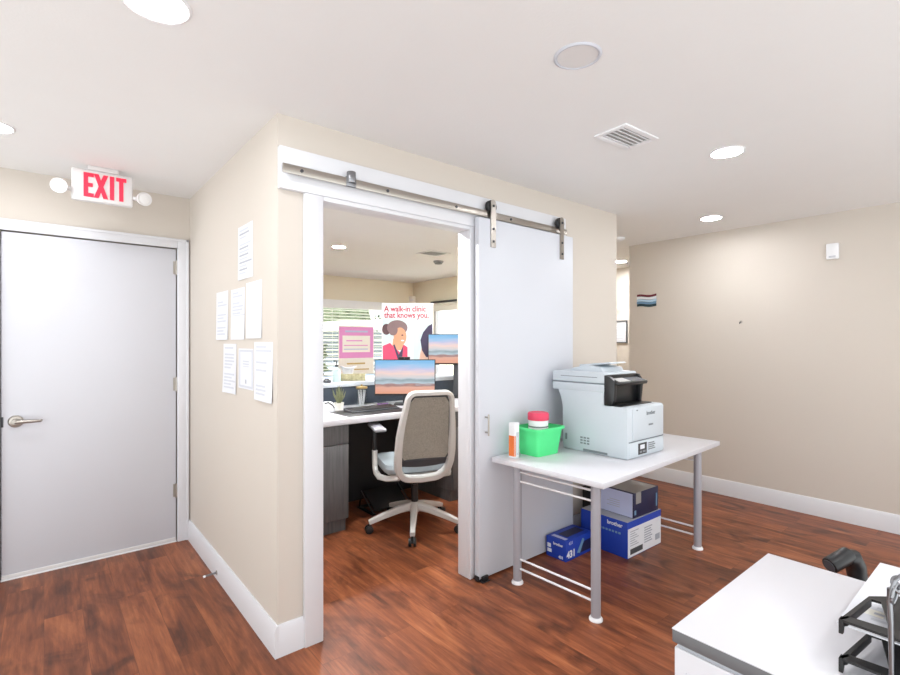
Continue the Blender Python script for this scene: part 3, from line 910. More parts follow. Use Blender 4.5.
MB().prism([(0.12, 0.03), (0.15, 0.02), (0.20, 0.10), (0.18, 0.11)], -0.0014, 0.001, 'y').build('swoosh_print', M['slateblue'], b1)
MB().box((0.07, 0.04, BH), (0.26, 0.115, BH + 0.0008)).box((0.02, 0.02, BH), (0.05, 0.13, BH + 0.0008), m=1).build('top_label', [M['boxnavy'], M['boxlav']], b1)

b2 = thing('drum_box', 'large blue and white printer supplies box on floor under the table', 'box', (2.893, 1.70, 0), R(-1))
BW, BD, BH = 0.42, 0.36, 0.235
MB().box((0, 0, 0), (BW, BD, BH), 0.002).build('carton_body', M['boxblue'], b2)
MB().box((0.004, -0.001, 0.004), (BW - 0.004, 0.001, BH - 0.045)).build('front_label', M['boxwhite'], b2)
mb = MB()
for k in range(7):
    mb.box((0.03, -0.0016, 0.075 + 0.015 * k), (0.13 - 0.02 * (k % 3), 0.0, 0.080 + 0.015 * k))
    mb.box((0.20, -0.0016, 0.055 + 0.016 * k), (0.30 - 0.015 * (k % 2), 0.0, 0.063 + 0.016 * k))
mb.box((0.03, -0.0016, 0.02), (0.18, 0.0, 0.055), m=1)
mb.box((0.34, -0.0016, 0.04), (0.40, 0.0, 0.08), m=0)
mb.build('front_print', [M['boxprint'], M['darkgrey']], b2)
MB().box((0.0, 0.0, BH), (BW, BD, BH + 0.0008)).build('grey_lid', M['boxgrey'], b2)
text('brand_print', 'brother', 0.036, M['boxwhite'], b2, (-0.0012, 0.15, 0.192), (0, -1, 0), (0, 0, 1), bold=0.001)
mb = MB()
for k in range(8):
    mb.box((-0.001, 0.05 + k * 0.024, 0.145), (0.001, 0.066 + k * 0.024, 0.158))
mb.build('side_print', M['slateblue'], b2)

up = thing('power_supply', 'upright black power box on the floor behind the blue box', 'power supply', (3.075, 2.115, 0))
MB().box((-0.033, -0.035, 0), (0.033, 0.035, 0.345), 0.005).build('case', M['black'], up)
MB().box((-0.022, -0.0365, 0.27), (0.022, -0.0345, 0.325), 0.0008).build('front_panel', M['darkgrey'], up)

b3 = thing('open_box', 'dark navy box with lavender end lying on the large blue box', 'box', (2.985, 1.712, 0.2358), R(-2))
BW, BD, BH = 0.305, 0.34, 0.165
MB().box((0, 0, 0), (BW, BD, BH), 0.002).build('carton_body', M['boxnavy'], b3)
MB().box((-0.0015, 0.006, 0.003), (0.001, 0.285, BH - 0.004)).build('end_label', M['boxlav'], b3)
mb = MB()
for k in range(4):
    mb.box((-0.002, 0.10, 0.05 + 0.014 * k), (0, 0.20 - 0.02 * (k % 2), 0.054 + 0.014 * k))
mb.build('label_print', M['paperdark'], b3)
MB().box((0.015, 0.0, BH), (BW - 0.02, BD - 0.02, BH + 0.001)).box((0.03, -0.001, BH - 0.075), (0.09, 0.0005, BH + 0.001)).build('packing_tape', M['tape'], b3)
MB().box((0.012, -0.001, 0.02), (0.032, 0.0005, 0.05)).build('logo_print', M['slateblue'], b3)
MB().box((BW - 0.03, -0.001, 0.03), (BW - 0.015, 0.0005, 0.12)).build('stripe_print', M['slateblue'], b3)

# ---------------------------------------------------------------- front right: cabinet with trays
cb = thing('filing_cabinet', 'white cabinet with grey edged top in the right foreground', 'cabinet', (1.10, -0.25, 0))
CW, CD, CZ = 0.617, 0.787, 0.75
MB().box((0.004, 0.004, 0.0), (CW - 0.004, CD - 0.004, CZ - 0.042), 0.003).build('body', M['laminate'], cb)
tp = MB().box((0, 0, CZ - 0.032), (CW, CD, CZ - 0.002), 0.004).build('top_edge', M['edge'], cb)
MB().box((0, 0, CZ - 0.003), (CW, CD, CZ), 0.0014).build('top_surface', M['laminate'], cb)
MB().box((0.01, 0.01, CZ - 0.043), (CW - 0.01, CD - 0.01, CZ - 0.03)).build('shadow_gap', M['boxgrey'], cb)
MB().box((0.001, 0.03, 0.04), (0.0045, CD - 0.03, 0.66), 0.001).build('side_panel', M['laminate'], cb)

tt = thing('letter_tray', 'black two tier letter tray on the foreground cabinet', 'letter tray', (0, 0, CZ))
def tier(z, nm):
    h0, h1 = z - CZ, z - CZ + 0.005
    F, A, B = (1.203, 0.254), (1.362, 0.236), (1.415, 0.190)
    mb = MB()
    # slim straps around the triangular opening, solid plate beyond it
    mb.prism([F, A, (1.350, 0.2295), (1.218, 0.244)], h0 - 0.010, h1, 'z')
    mb.prism([(1.206, 0.252), (1.231, 0.247), (1.236, 0.187), (1.236, 0.06), (1.206, 0.06)], h0, h1, 'z')
    mb.prism([(1.350, 0.2295), A, B, (1.415, 0.06), (1.236, 0.06), (1.236, 0.185), (1.250, 0.187), (1.352, 0.214)], h0, h1, 'z')
    mb.prism([(1.203, h0 - 0.022), (1.212, h0 - 0.022), (1.222, h0 - 0.004), (1.222, h1), (1.203, h1)], 0.248, 0.2545, 'y')
    mb.prism([(1.25, h1), (1.37, h1), (1.40, h1 + 0.04), (1.26, h1 + 0.035)], 0.163, 0.167, 'y')
    return mb.build(nm, M['blackmetal'], tt)
tier(0.85, 'tier'); tier(0.774, 'tier')
MB().box((1.40, 0.03, 0.826 - CZ - 0.004), (1.66, 0.24, 0.826 - CZ), 0.001).build('shelf', M['blackmetal'], tt)
MB().box((1.20, 0.03, 0.0), (1.66, 0.062, 0.10), 0.003).build('upright', M['blackmetal'], tt)
ps = MB().grid(lambda u, v: (1.245 + 0.42 * u, 0.266 - 0.20 * v, 0.8295 + 0.0008 * math.sin(3 * u)), 40, 24, lambda u, v: 1 if (int(u * 40) % 3 == 0 and 0.03 < u < 0.5 and 0.2 < v < 0.62) else (2 if 0.2 < u < 0.27 and 0.1 < v < 0.3 else 0), 0.003).build('paper_stack', [M['paper'], M['paperline'], M['cream']])
tag(ps, 'white printed pages held in the black letter tray', 'paper')
hs = thing('hook_stand', 'slim chrome rod stand with ring hooks in front of the tray', 'stand', (1.132, 0.166, CZ))
MB().lathe([(0, 0), (0.03, 0), (0.03, 0.004), (0.008, 0.008), (0, 0.008)], n=24).build('base', M['chrome'], hs)
MB().tube([(0.002, 0.0, 0.006), (0.002, 0.0, 0.10), (0.001, 0.001, 0.16), (0.0, 0.002, 0.2), (0.0, 0.002, 0.222)], 0.0042, n=12).build('rod', M['chrome'], hs)
rv, fv = Vector((math.cos(CAM_A), -math.sin(CAM_A), 0)), Vector((math.sin(CAM_A), math.cos(CAM_A), 0))
def cc(x, y, z):                                # stand-local: across, away, up
    return rv * x + fv * y + Vector((0, 0, z))
MB().tube([cc(0.006 + 0.008 * math.cos(a) + 0.004 * math.sin(a), 0.004 * math.cos(a), 0.214 + 0.017 * math.sin(a)) for a in [2 * math.pi * k / 20 for k in range(20)]], 0.0026, n=8, closed=True).build('ring', M['chrome'], hs)
MB().tube([cc(0.0, 0, 0.218), cc(0.006, 0, 0.236), cc(0.018, 0.002, 0.243), cc(0.03, 0.004, 0.238), cc(0.04, 0.01, 0.24), cc(0.06, 0.02, 0.243)], 0.0034, n=10).build('hook', M['chrome'], hs)
MB().tube([cc(0.014 + 0.012 * math.cos(a), 0.006 * math.sin(a), 0.228 + 0.012 * math.sin(a)) for a in [2 * math.pi * k / 20 for k in range(20)]], 0.0026, n=8, closed=True).build('ring', M['chrome'], hs)

# black jointed arm clamped behind the cabinet
ar = thing('clamp_arm', 'black bracket arm with thick cylinder end behind the foreground cabinet', 'bracket arm', (1.719, 0.33, 0.66))
p0, p1 = Vector((1.912, 0.428, 0.692)), Vector((1.980, 0.392, 0.722))
o_ = Vector((1.719, 0.33, 0.66))
ax = (p1 - p0).normalized()
MB().cyl(p0 - o_, p1 - o_, 0.025, n=28, bev=0.004).build('cylinder', M['black'], ar)
MB().cyl(p0 - o_ - ax * 0.003, p0 - o_ + ax * 0.001, 0.019, n=24).build('end_cap', M['darkgrey'], ar)
MB().tube([p1 - o_ - ax * 0.018, p1 - o_ + Vector((0.006, -0.004, -0.012)), Vector((2.003, 0.380, 0.682)) - o_, Vector((2.008, 0.372, 0.62)) - o_], [0.022, 0.030, 0.028, 0.025], n=16).build('elbow', M['black'], ar)
MB().tube([Vector((2.008, 0.372, 0.63)) - o_, Vector((2.05, 0.352, 0.615)) - o_, Vector((1.97, 0.29, 0.60)) - o_, Vector((1.80, 0.30, 0.64)) - o_, Vector((1.732, 0.33, 0.66)) - o_], [0.022, 0.02, 0.017, 0.015, 0.014], n=14).build('lower_arm', M['black'], ar)
MB().box((0.0, -0.03, -0.03), (0.016, 0.03, 0.03), 0.003).build('mount_plate', M['black'], ar)

# ---------------------------------------------------------------- the office behind the doorway
DZT = 0.84
dk = tag(MB().box((0.917, 3.24, DZT - 0.045), (3.428, 3.925, DZT), 0.004).build('worktop', M['laminate']), 'long white worktop of the office desk on grey cabinets', 'worktop')
def cabinet(x0, x1, label):
    t = thing('desk_cabinet', label, 'cabinet', (x0, 3.262, 0), 0, 'grey cabinets under the worktop')
    w = x1 - x0
    MB().box((0, 0.02, 0.10), (w, 0.60, DZT - 0.0455), 0.002).build('body', M['woodgrey'], t)
    MB().box((0.004, 0.05, 0), (w - 0.004, 0.58, 0.10)).build('toe_kick', M['woodgrey'], t)
    MB().box((0.004, 0.0, 0.655), (w - 0.004, 0.0195, DZT - 0.049), 0.002).build('drawer_front', M['woodgrey'], t)
    MB().box((0.004, 0.0, 0.105), (w - 0.004, 0.0195, 0.648), 0.002).build('cabinet_door', M['woodgrey'], t)
cabinet(1.05, 1.735, 'grey wood cabinet under the left end of the office worktop')
cabinet(2.735, 3.40, 'grey wood cabinet under the worktop right of the chair')
tag(MB().box((1.737, 3.864, 0.0), (2.733, 3.90, DZT - 0.0455)).build('modesty_panel', M['darkpanel']), 'dark panel closing the back of the desk knee space', 'panel')
lg = thing('reception_ledge', 'raised pale reception ledge on slate panel behind the desk', 'counter', (0.917, 3.927, 0))
MB().box((0, 0, 0), (2.511, 0.03, 1.005)).build('front_panel', M['splash'], lg)
MB().box((0, 0.03, 0), (2.4, 0.06, 1.005)).build('back_panel', M['splash'], lg)
MB().box((0, -0.012, 1.005), (2.511, 0.42, 1.042), 0.004).build('ledge_top', M['ledge'], lg)
LZ = 1.042

# footrest
ft = thing('footrest', 'black tilted footrest with thin chrome rods under the desk', 'footrest', (2.235, 3.55, 0))
MB().box((-0.20, -0.12, 0), (-0.17, 0.14, 0.014), 0.004).box((0.17, -0.12, 0), (0.20, 0.14, 0.014), 0.004).box((-0.17, 0.10, 0.0), (0.17, 0.14, 0.014), 0.004).build('base_frame', M['black'], ft)
MB().box((-0.165, -0.11, -0.008), (0.165, 0.11, 0.008), 0.005, mtx=Matrix.Translation((0, 0.0, 0.085)) @ Matrix.Rotation(R(33), 4, 'X')).build('platform', M['black'], ft)
for s_ in (-1, 1):
    MB().cyl((s_ * 0.185, -0.11, 0.014), (s_ * 0.185, 0.09, 0.15), 0.006, n=10).build('rod', M['chrome'], ft)
    MB().cyl((s_ * 0.185, 0.09, 0.15), (s_ * 0.185, 0.12, 0.012), 0.006, n=10).build('strut', M['black'], ft)

# task chair
chx = thing('office_chair', 'light grey mesh back office chair on white five star base', 'chair', (2.155, 3.02, 0), R(-20))
# base
for k in range(5):
    a = R(160 + 20 + 72 * k)
    dx, dy = math.cos(a), math.sin(a)
    lg_ = MB().tube([(dx * 0.03, dy * 0.03, 0.165), (dx * 0.12, dy * 0.12, 0.15), (dx * 0.24, dy * 0.24, 0.115), (dx * 0.345, dy * 0.345, 0.08)], 0, rect=[(0.052, 0.06), (0.048, 0.05), (0.042, 0.042), (0.034, 0.034)]).build('star_leg', M['chairwhite'], chx)
    cs = MB()
    px, py = -dy, dx
    cx, cy = dx * 0.345, dy * 0.345
    for s in (-1, 1):
        cs.cyl((cx + px * s * 0.008, cy + py * s * 0.008, 0.030), (cx + px * s * 0.026, cy + py * s * 0.026, 0.030), 0.030, n=24, bev=0.004)
    cs.cyl((cx, cy, 0.03), (cx, cy, 0.068), 0.009, n=12).cyl((cx + px * -0.01, cy + py * -0.01, 0.03), (cx + px * 0.01, cy + py * 0.01, 0.03), 0.012, n=12)
    cs.build('caster', M['black'], lg_)
MB().lathe([(0, 0.13), (0.045, 0.13), (0.05, 0.15), (0.045, 0.19), (0.033, 0.20), (0, 0.20)], n=28).build('hub', M['chairwhite'], chx)
MB().cyl((0, 0, 0.198), (0, 0, 0.33), 0.026, n=20).cyl((0, 0, 0.33), (0, 0, 0.42), 0.016, n=20).build('gas_column', M['black'], chx)
MB().box((-0.09, -0.13, 0.40), (0.09, 0.12, 0.445), 0.012).build('mechanism', M['darkgrey'], chx)
# seat cushion
def seat_f(u, v, top):
    x = (u - 0.5) * 2; y = (v - 0.5) * 2
    n = 3.2
    k = max(0.0, 1 - abs(x) ** n) ** (1 / n) if abs(x) < 1 else 0
    return None
mb = MB()
mb._add(loft([ring_pts(0.225, 0.215, 0.07, 0.447), ring_pts(0.25, 0.24, 0.08, 0.462), ring_pts(0.255, 0.245, 0.085, 0.49), ring_pts(0.245, 0.235, 0.085, 0.515), ring_pts(0.19, 0.18, 0.07, 0.526)], True, True), 0)
so = mb.build('seat', M['seat'], chx); so.location.y = 0.075
mb = MB(); mb._add(loft([ring_pts(0.20, 0.19, 0.07, 0.428), ring_pts(0.225, 0.215, 0.08, 0.44), ring_pts(0.225, 0.215, 0.08, 0.4475)], True, True), 0)
sp_ = mb.build('seat_pan', M['chairwhite'], chx); sp_.location.y = 0.075
# back frame: closed rounded loop
def back_y(z):
    if z > 0.66:
        return -0.285 - 0.125 * ((z - 0.66) / 0.40) ** 1.2
    return -0.285 + 0.10 * ((0.66 - z) / 0.24) ** 1.6
loop = []
def arc(cx, cz, r, a0, a1, n=6):
    return [(cx + r * math.cos(R(a0 + (a1 - a0) * k / n)), cz + r * math.sin(R(a0 + (a1 - a0) * k / n))) for k in range(n + 1)]
xz = arc(0.105, 1.005, 0.05, 0, 90) + arc(-0.105, 1.005, 0.05, 90, 180)
xz += [(-0.167, 0.93), (-0.180, 0.84), (-0.190, 0.74), (-0.194, 0.64), (-0.192, 0.56)] + arc(-0.075, 0.535, 0.112, 185, 270, 8) + [(0.0, 0.418)] + arc(0.075, 0.535, 0.112, 270, 355, 8)
xz += [(0.192, 0.56), (0.194, 0.64), (0.190, 0.74), (0.180, 0.84), (0.167, 0.93)]
loop = [(x, back_y(z), z) for x, z in xz]
MB().tube(loop, 0, closed=True, rect=[(0.048 - 0.016 * max(0, min(1, (p[2] - 0.7) / 0.3)), 0.056) for p in loop], hint=(0, 1, 0.1)).build('back_frame', M['chairwhite'], chx)
# mesh panel in the upper part
def panel(u, v):
    z = 0.575 + 0.455 * v
    hw = 0.184 - 0.046 * max(0, v - 0.1) - (0.03 * max(0, (v - 0.9) / 0.1) ** 2) - 0.03 * max(0, (0.12 - v) / 0.12) ** 2
    x = (u - 0.5) * 2 * hw
    y = back_y(z) + 0.002 + 0.028 * (1 - (2 * (u - 0.5)) ** 2) * (0.4 + 0.6 * math.sin(math.pi * min(1, v + 0.1)))
    return (x, y, z)
MB().grid(panel, 18, 20, 0, 0.004).build('mesh_back', M['mesh'], chx)
rim_ = [panel(u, 0) for u in [k / 10 for k in range(11)]] + [panel(1, v) for v in [k / 10 for k in range(1, 11)]] + [panel(1 - u, 1) for u in [k / 10 for k in range(1, 11)]] + [panel(0, 1 - v) for v in [k / 10 for k in range(1, 10)]]
MB().tube([(p[0], p[1] + 0.004, p[2]) for p in rim_], 0, closed=True, rect=(0.012, 0.022), hint=(0, 1, 0.1)).build('mesh_rim', M['darkgrey'], chx)
MB().grid(lambda u, v: ((u - 0.5) * 0.345 * (1 - 0.04 * (1 - v)), back_y(0.53 + 0.05 * v) + 0.012 + 0.028 * (1 - (2 * u - 1) ** 2) * (0.55), 0.528 + 0.052 * v - 0.016 * (1 - (2 * u - 1) ** 2)), 18, 4, 0, 0.012).build('lumbar_band', M['darkgrey'], chx)
# arms
for s in (-1, 1):
    am = MB().tube([(s * 0.16, -0.16, 0.43), (s * 0.235, -0.10, 0.415), (s * 0.272, -0.01, 0.41), (s * 0.277, 0.09, 0.42), (s * 0.277, 0.125, 0.45), (s * 0.277, 0.135, 0.50), (s * 0.277, 0.138, 0.575)], 0, rect=[(0.04, 0.03), (0.04, 0.03), (0.042, 0.03), (0.042, 0.03), (0.044, 0.034), (0.044, 0.036), (0.044, 0.036)], hint=(s, 0, 0.2)).build('arm_support', M['chairwhite'], chx)
    MB().box((s * 0.277 - 0.014, 0.122, 0.57), (s * 0.277 + 0.014, 0.15, 0.738), 0.004).build('arm_post', M['black'], am)
    MB().box((s * 0.264 - 0.045, -0.03, 0.738), (s * 0.264 + 0.045, 0.27, 0.765), 0.012, seg=3).build('arm_pad', M['legmetal'], am)

# monitors
def monitor(label, loc, w, h, zb, cam):
    t = thing('monitor', label, 'monitor', loc, -CAM_A, 'desk monitors with beach picture')
    MB().box((-w / 2, 0.0, zb), (w / 2, 0.022, zb + h), 0.003).box((-w / 2 + 0.08, 0.02, zb + 0.05), (w / 2 - 0.08, 0.045, zb + h - 0.05), 0.006).build('casing', M['black'], t)
    MB().box((-w / 2 + 0.007, -0.0012, zb + 0.016), (w / 2 - 0.007, 0.001, zb + h - 0.007)).build('screen', M['screen'], t)
    MB().box((-0.025, 0.045, 0.012), (0.025, 0.07, zb + h * 0.6), 0.004).build('stand_column', M['darkgrey'], t)
    MB().box((-0.10, -0.03, 0), (0.10, 0.13, 0.012), 0.005).build('stand_base', M['black'], t)
    if cam:
        wc = MB().box((-0.055, -0.01, zb + h), (0.045, 0.03, zb + h + 0.024), 0.006).build('webcam', M['black'], t)
        MB().cyl((-0.005, -0.012, zb + h + 0.012), (-0.005, -0.009, zb + h + 0.012), 0.006, n=14).build('webcam_lens', M['darkgrey'], wc)
monitor('nearer monitor with black webcam, directly behind the office chair', (2.464, 3.60, DZT), 0.54, 0.32, 0.085, True)
monitor('farther monitor at the right, partly hidden by the doorway edge', (3.172, 3.735, DZT), 0.56, 0.307, 0.333, False)

tag(MB().box((1.75, 3.285, DZT), (2.33, 3.64, DZT + 0.003), 0.001).build('desk_mat', M['black']), 'black desk mat near the front edge of the worktop', 'desk mat')
kb = thing('keyboard', 'black keyboard on the desk mat below the monitor', 'keyboard', (2.07, 3.50, DZT + 0.003))
MB().prism([(-0.075, 0), (0.075, 0), (0.075, 0.026), (-0.075, 0.012)], -0.22, 0.22, 'x', bev=0.003).build('case', M['darkgrey'], kb)
mb = MB()
tm = Matrix.Translation((0, 0, 0.0195)) @ Matrix.Rotation(math.atan(0.014 / 0.15), 4, 'X')
for i in range(18):
    for j in range(5):
        mb.box((-0.21 + i * 0.0235, -0.06 + j * 0.0245, 0), (-0.19 + i * 0.0235, -0.039 + j * 0.0245, 0.005), mtx=tm)
mb.build('keys', M['black'], kb)['kind'] = 'stuff'

jr = thing('glass_jar', 'clear jar with gold lid standing at the back of the desk', 'jar', (2.155, 3.82, DZT))
MB().lathe([(0, 0.0), (0.046, 0.0), (0.048, 0.004), (0.048, 0.145), (0.045, 0.15), (0.044, 0.145), (0.044, 0.006), (0, 0.006)], n=32).build('glass_body', M['glass'], jr)
MB().lathe([(0, 0.151), (0.05, 0.151), (0.051, 0.155), (0.051, 0.166), (0.03, 0.17), (0.008, 0.174), (0.008, 0.186), (0, 0.187)], n=32).build('lid', M['gold'], jr)
mb = MB()
for k in range(7):
    a = k * 0.9
    mb.cyl((0.018 * math.cos(a), 0.018 * math.sin(a), 0.0062), (0.03 * math.cos(a + .4), 0.03 * math.sin(a + .4), 0.135), 0.004, n=8)
mb.build('swabs', M['white'], jr)

sp2 = thing('succulent', 'small potted succulent on the left part of the desk', 'plant', (1.875, 3.70, DZT))
MB().lathe([(0, 0), (0.032, 0), (0.042, 0.06), (0.039, 0.06), (0.034, 0.052), (0, 0.052)], n=28).build('pot', M['cream'], sp2)
mb = MB()
for k in range(16):
    a = k * 2.4; l = 0.07 + 0.02 * (k % 4); sp_k = 0.012 + 0.0035 * k
    mb.tube([(0.006 * math.cos(a), 0.006 * math.sin(a), 0.05), (sp_k * 0.7 * math.cos(a), sp_k * 0.7 * math.sin(a), 0.05 + l * 0.6), (sp_k * math.cos(a), sp_k * math.sin(a), 0.05 + l * 1.15)], [0.006, 0.007, 0.001], n=6)
mb.build('leaves', M['plantleaf'], sp2)

bo = thing('pump_bottle', 'clear green pump bottle standing on the reception ledge', 'bottle', (2.03, 4.05, LZ))
MB().lathe([(0, 0), (0.034, 0), (0.036, 0.005), (0.036, 0.10), (0.028, 0.118), (0.012, 0.126), (0.012, 0.134), (0, 0.134)], n=28).build('bottle_body', M['tealpale'], bo)
MB().lathe([(0, 0.134), (0.015, 0.134), (0.015, 0.152), (0.006, 0.154), (0.006, 0.185), (0, 0.185)], n=20).tube([(0, 0, 0.182), (-0.01, -0.006, 0.19), (-0.034, -0.02, 0.186)], 0.006, n=8).build('pump', M['darkgrey'], bo)
ts = thing('tissue_box', 'patterned tissue box with white tissue on the reception ledge', 'tissue box', (2.215, 4.09, LZ), R(-30))
MB().box((-0.115, -0.055, 0), (0.115, 0.055, 0.062), 0.003).build('carton_body', grain_mat('olive tan pattern', (120, 116, 84), (196, 188, 150), 0.7, 26, 26, 26), ts)
def tis(u, v):
    a = 2 * math.pi * u
    r = 0.035 + 0.03 * v * (1 + 0.3 * math.sin(3 * a))
    return (-0.045 + r * math.cos(a) * 1.2, r * 0.5 * math.sin(a), 0.062 + 0.066 * math.sin(v * 1.9) + 0.008 * math.sin(2 * a + 1) * v)
MB().grid(tis, 24, 6, 0).build('tissue', M['paper'], ts)
it = thing('tape_dispenser', 'small dark rounded item at the left end of the ledge', 'tape dispenser', (1.915, 4.0, LZ), R(-35))
MB().prism([(-0.03, 0), (0.03, 0), (0.034, 0.016), (0.012, 0.034), (-0.018, 0.038), (-0.034, 0.02)], -0.016, 0.016, 'y', bev=0.003).build('body', M['darkgrey'], it)
MB().cyl((-0.006, -0.018, 0.022), (-0.006, 0.018, 0.022), 0.010, n=16).build('roll', M['midgrey'], it)
it = thing('desk_accessory', 'white rounded desk item with black clip left of succulent', 'desk accessory', (1.755, 3.66, DZT), R(-30))
mb = MB(); mb._add(loft([ring_pts(0.06, 0.04, 0.03, 0.0), ring_pts(0.062, 0.042, 0.03, 0.03), ring_pts(0.05, 0.034, 0.026, 0.065), ring_pts(0.03, 0.02, 0.016, 0.08)], True, True), 0)
mb.build('body', M['white'], it)
MB().tube([(-0.02, -0.03, 0.07), (0.01, -0.036, 0.078), (0.04, -0.03, 0.055), (0.055, -0.03, 0.03)], 0.005, n=8).build('clip', M['black'], it)
it = thing('sticky_notes', 'small violet pad beside the monitor base on the desk', 'note pad', (2.31, 3.72, DZT), R(10))
MB().box((-0.04, -0.03, 0), (0.04, 0.03, 0.02), 0.001).box((-0.04, -0.03, 0.02), (0.04, 0.03, 0.026), 0.001, m=1).build('pad', [M['purple'], M['darkgrey']], it)

# poster board standing on the ledge, facing the doorway
po = thing('poster_board', 'advertising poster reading A walk-in clinic that knows you', 'poster', (2.883, 4.165, LZ), -CAM_A)
PWd, PH = 0.53, 0.758
MB().box((-PWd / 2, 0, 0), (PWd / 2, 0.008, PH), 0.001).build('board', M['white'], po)
MB().prism([(0.008, 0.0), (0.11, 0.0), (0.008, 0.35)], -0.05, 0.05, 'x').build('easel_foot', M['boxgrey'], po)
def P2(x, z):                                   # picture units: 0..1 across, 0..1 up
    return (-PWd / 2 + PWd * x, PH * z)
def flat(polys, nm, base):
    mb = MB()
    mats = []
    for i, (pts, mk) in enumerate(polys):
        y = -0.0006 - 0.0004 * i
        q = [P2(*p) for p in pts]
        if M[mk] not in mats: mats.append(M[mk])
        mb.prism(q, y, 0.0, 'y', m=mats.index(M[mk]))
    return mb.build(nm, mats, po)
def ell(cx, cz, rx, rz, n=24, a0=0, a1=360):
    return [(cx + rx * math.cos(R(a0 + (a1 - a0) * k / n)), cz + rz * math.sin(R(a0 + (a1 - a0) * k / n))) for k in range(n if a1 - a0 == 360 else n + 1)]
flat([
    ([(0.02, 0.05), (0.98, 0.05), (0.98, 0.80), (0.02, 0.80)], 'tealpale'),
    ([(0.42, 0.05), (0.62, 0.05), (0.60, 0.80), (0.50, 0.80)], 'offwhite'),
    (ell(0.09, 0.645, 0.085, 0.075), 'hair'),
    (ell(0.30, 0.665, 0.20, 0.105), 'hairlight'),
    ([(0.20, 0.36), (0.40, 0.36), (0.42, 0.48), (0.22, 0.52)], 'skin'),
    (ell(0.355, 0.545, 0.125, 0.125), 'skin'),
    (ell(0.22, 0.635, 0.09, 0.075), 'hairlight'),
    ([(0.02, 0.05), (0.50, 0.05), (0.50, 0.40), (0.42, 0.44), (0.36, 0.33), (0.24, 0.40), (0.16, 0.46), (0.02, 0.42)], 'shirt'),
    ([(0.22, 0.43), (0.25, 0.44), (0.33, 0.30), (0.42, 0.42), (0.40, 0.26), (0.33, 0.20)], 'navy'),
    (ell(0.40, 0.565, 0.022, 0.010, 12), 'hair'),
    (ell(0.405, 0.492, 0.030, 0.010, 12), 'offwhite'),
    ([(0.72, 0.05), (0.98, 0.05), (0.98, 0.50), (0.80, 0.47), (0.74, 0.30)], 'skinlight'),
    ([(0.98, 0.72), (0.90, 0.69), (0.80, 0.60), (0.75, 0.50), (0.78, 0.36), (0.86, 0.27), (0.98, 0.25)], 'navy'),
], 'printed_photo', 0)
text('headline_print', 'A walk-in clinic', 0.082, M['crimson'], po, (-PWd / 2 + 0.025, -0.0012, PH - 0.085), (1, 0, 0), (0, 0, 1), bold=0.0016, width=0.43)
text('headline_print', 'that knows you.', 0.082, M['crimson'], po, (-PWd / 2 + 0.025, -0.0012, PH - 0.150), (1, 0, 0), (0, 0, 1), bold=0.0016, width=0.46)

# notice board in the window
nb = thing('window_notice', 'white and magenta notice hanging in front of the window blinds', 'notice', (3.78, 6.86, 0.90))
MB().box((-0.31, 0, 0), (0.31, 0.008, 0.75), 0.001).build('board', M['cream'], nb)
mb = MB().box((-0.30, -0.0008, 0.25), (0.30, 0, 0.735)).box((-0.245, -0.0014, 0.34), (0.24, 0, 0.60), m=1)
mb.box((-0.2, -0.0014, 0.65), (0.2, 0, 0.68), m=2).box((-0.18, -0.002, 0.51), (0.1, 0, 0.53), m=0).box((-0.22, -0.002, 0.44), (0.2, 0, 0.455), m=0).box((-0.22, -0.002, 0.38), (0.2, 0, 0.395), m=2)
mb.box((-0.17, -0.0014, 0.15), (0.15, 0, 0.175), m=3).box((-0.24, -0.0014, 0.06), (0.22, 0, 0.08), m=3)
mb.build('printed_face', [M['magenta'], M['cream'], M['boxlav'], M['gold']], nb)
MB().box((-0.012, 0.0, -0.132), (0.012, 0.006, 0.01)).build('support', M['cream'], nb)

t = thing('motion_sensor', 'small cream motion sensor high in the office corner', 'sensor', (4.93, 6.96, 2.13), 0)
MB().prism([(0, 0), (-0.085, 0), (-0.06, -0.06), (0, -0.085)], -0.06, 0.06, 'z', bev=0.008).build('housing', M['cream'], t)
MB().box((-0.03, -0.003, -0.03), (0.03, 0.004, 0.015), 0.003, mtx=Matrix.Translation((-0.066, -0.062, 0)) @ Matrix.Rotation(R(-45), 4, 'Z')).build('lens', M['white'], t)

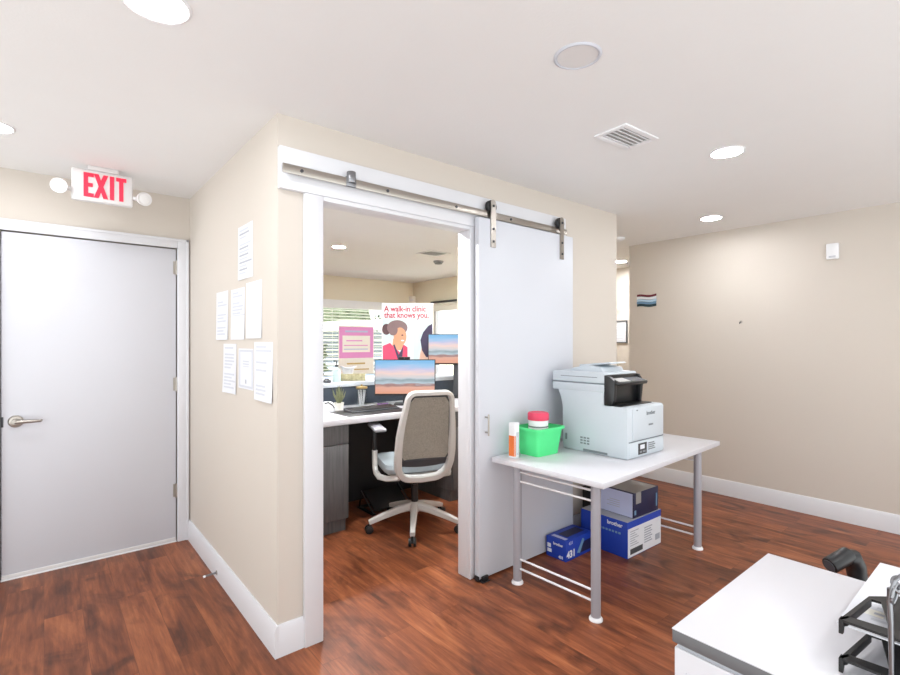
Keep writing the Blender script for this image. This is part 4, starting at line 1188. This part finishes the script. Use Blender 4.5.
# ---------------------------------------------------------------- outdoors
struct(MB().box((-8, 7.08, -0.3), (26, 34, -0.15)).build('ground', M['ground']), 'lawn outside the office window', 'ground')
hb = thing('neighbour_building', 'low blue grey building with white roof edge seen through blinds', 'building', (5.9, 14.0, -0.15))
MB().box((0, 0, 0), (4.2, 3.0, 1.9)).build('siding_wall', M['siding'], hb)
mb = MB()
for k in range(12):
    mb.box((0, -0.03, 0.1 + 0.15 * k), (4.2, 0.0, 0.13 + 0.15 * k))
mb.build('siding_boards', M['white'], hb)
MB().prism([(-0.45, 1.86), (4.5, 2.0), (4.5, 2.4), (-0.45, 2.1)], -0.4, 3.2, 'y').build('roof_edge', M['white'], hb)
def hedge(label, c, sx, sy, sz, n):
    t = thing('hedge', label, 'hedge', (c[0], c[1], -0.15))
    mb = MB()
    for i in range(n):
        p = Vector((random.gauss(0, 1), random.gauss(0, 1), random.gauss(0, 1))).normalized()
        q = Vector((p.x * sx, p.y * sy, sz * 0.5 + p.z * sz * 0.5)) * random.uniform(0.86, 1.0)
        s = random.uniform(0.10, 0.2)
        a = Vector((random.gauss(0, 1), random.gauss(0, 1), random.gauss(0, 1))).normalized()
        b = a.cross(p).normalized()
        a = b.cross(a.cross(b)).normalized()
        mb.poly([q + a * s, q + b * s * 0.5, q - a * s, q - b * s * 0.5])
    mb.ball((0, 0, sz * 0.5), 1.0, sc=(sx * 0.85, sy * 0.85, sz * 0.47), noise=0.03, sub=3)
    mb.build('foliage', M['leaf'], t)
    MB().cyl((0, 0, 0), (0, 0, sz * 0.5), 0.08, n=10).build('stem', M['darkgrey'], t)
hedge('green hedge outside the left part of the blinds window', (4.6, 12.4), 1.3, 0.7, 2.2, 700)
hedge('tall green tree mass behind the low building outside', (8.6, 20.0), 3.6, 1.6, 5.0, 900)

# ---------------------------------------------------------------- light, sky and camera
wd = bpy.data.worlds.new('sky'); sc.world = wd; wd.use_nodes = True
nt = wd.node_tree
bg = nt.nodes['Background']
tc = nt.nodes.new('ShaderNodeTexCoord'); sp = nt.nodes.new('ShaderNodeSeparateXYZ')
cr = nt.nodes.new('ShaderNodeValToRGB')
cr.color_ramp.elements[0].position = 0.45; cr.color_ramp.elements[0].color = (1.36, 1.42, 1.42, 1)
cr.color_ramp.elements[1].position = 0.60; cr.color_ramp.elements[1].color = (0.93, 0.95, 0.95, 1)
mm = nt.nodes.new('ShaderNodeMath'); mm.operation = 'MULTIPLY_ADD'; mm.inputs[1].default_value = 0.5; mm.inputs[2].default_value = 0.5
nt.links.new(tc.outputs['Generated'], sp.inputs[0]); nt.links.new(sp.outputs['Z'], mm.inputs[0])
nt.links.new(mm.outputs[0], cr.inputs[0]); nt.links.new(cr.outputs[0], bg.inputs['Color'])
bg.inputs['Strength'].default_value = 2.1

sl = bpy.data.lights.new('sun', 'SUN'); sl.energy = 34.0; sl.angle = R(2.0); sl.color = (1.0, 0.96, 0.9)
so_ = bpy.data.objects.new('sun', sl); COL.objects.link(so_); so_.location = (0, -4, 12); so_.rotation_euler = (R(24), 0, R(-8))

cd = bpy.data.cameras.new('camera'); co = bpy.data.objects.new('camera', cd); COL.objects.link(co)
cd.sensor_width = 36.0; cd.lens = 490.0 / 900.0 * 36.0
cd.shift_y = 4.5 / 900.0 * 1.0
co.location = (0, 0, 1.4); co.rotation_euler = (R(90), 0, -CAM_A)
cd.clip_start = 0.02
sc.camera = co
sc.view_settings.view_transform = 'Standard'; sc.view_settings.look = 'None'
sc.view_settings.exposure = -0.06; sc.view_settings.gamma = 1.0
sc.view_settings.use_curve_mapping = False
sc.cycles.use_denoising = True
sc.cycles.max_bounces = 10; sc.cycles.diffuse_bounces = 6
sc.cycles.sample_clamp_indirect = 6
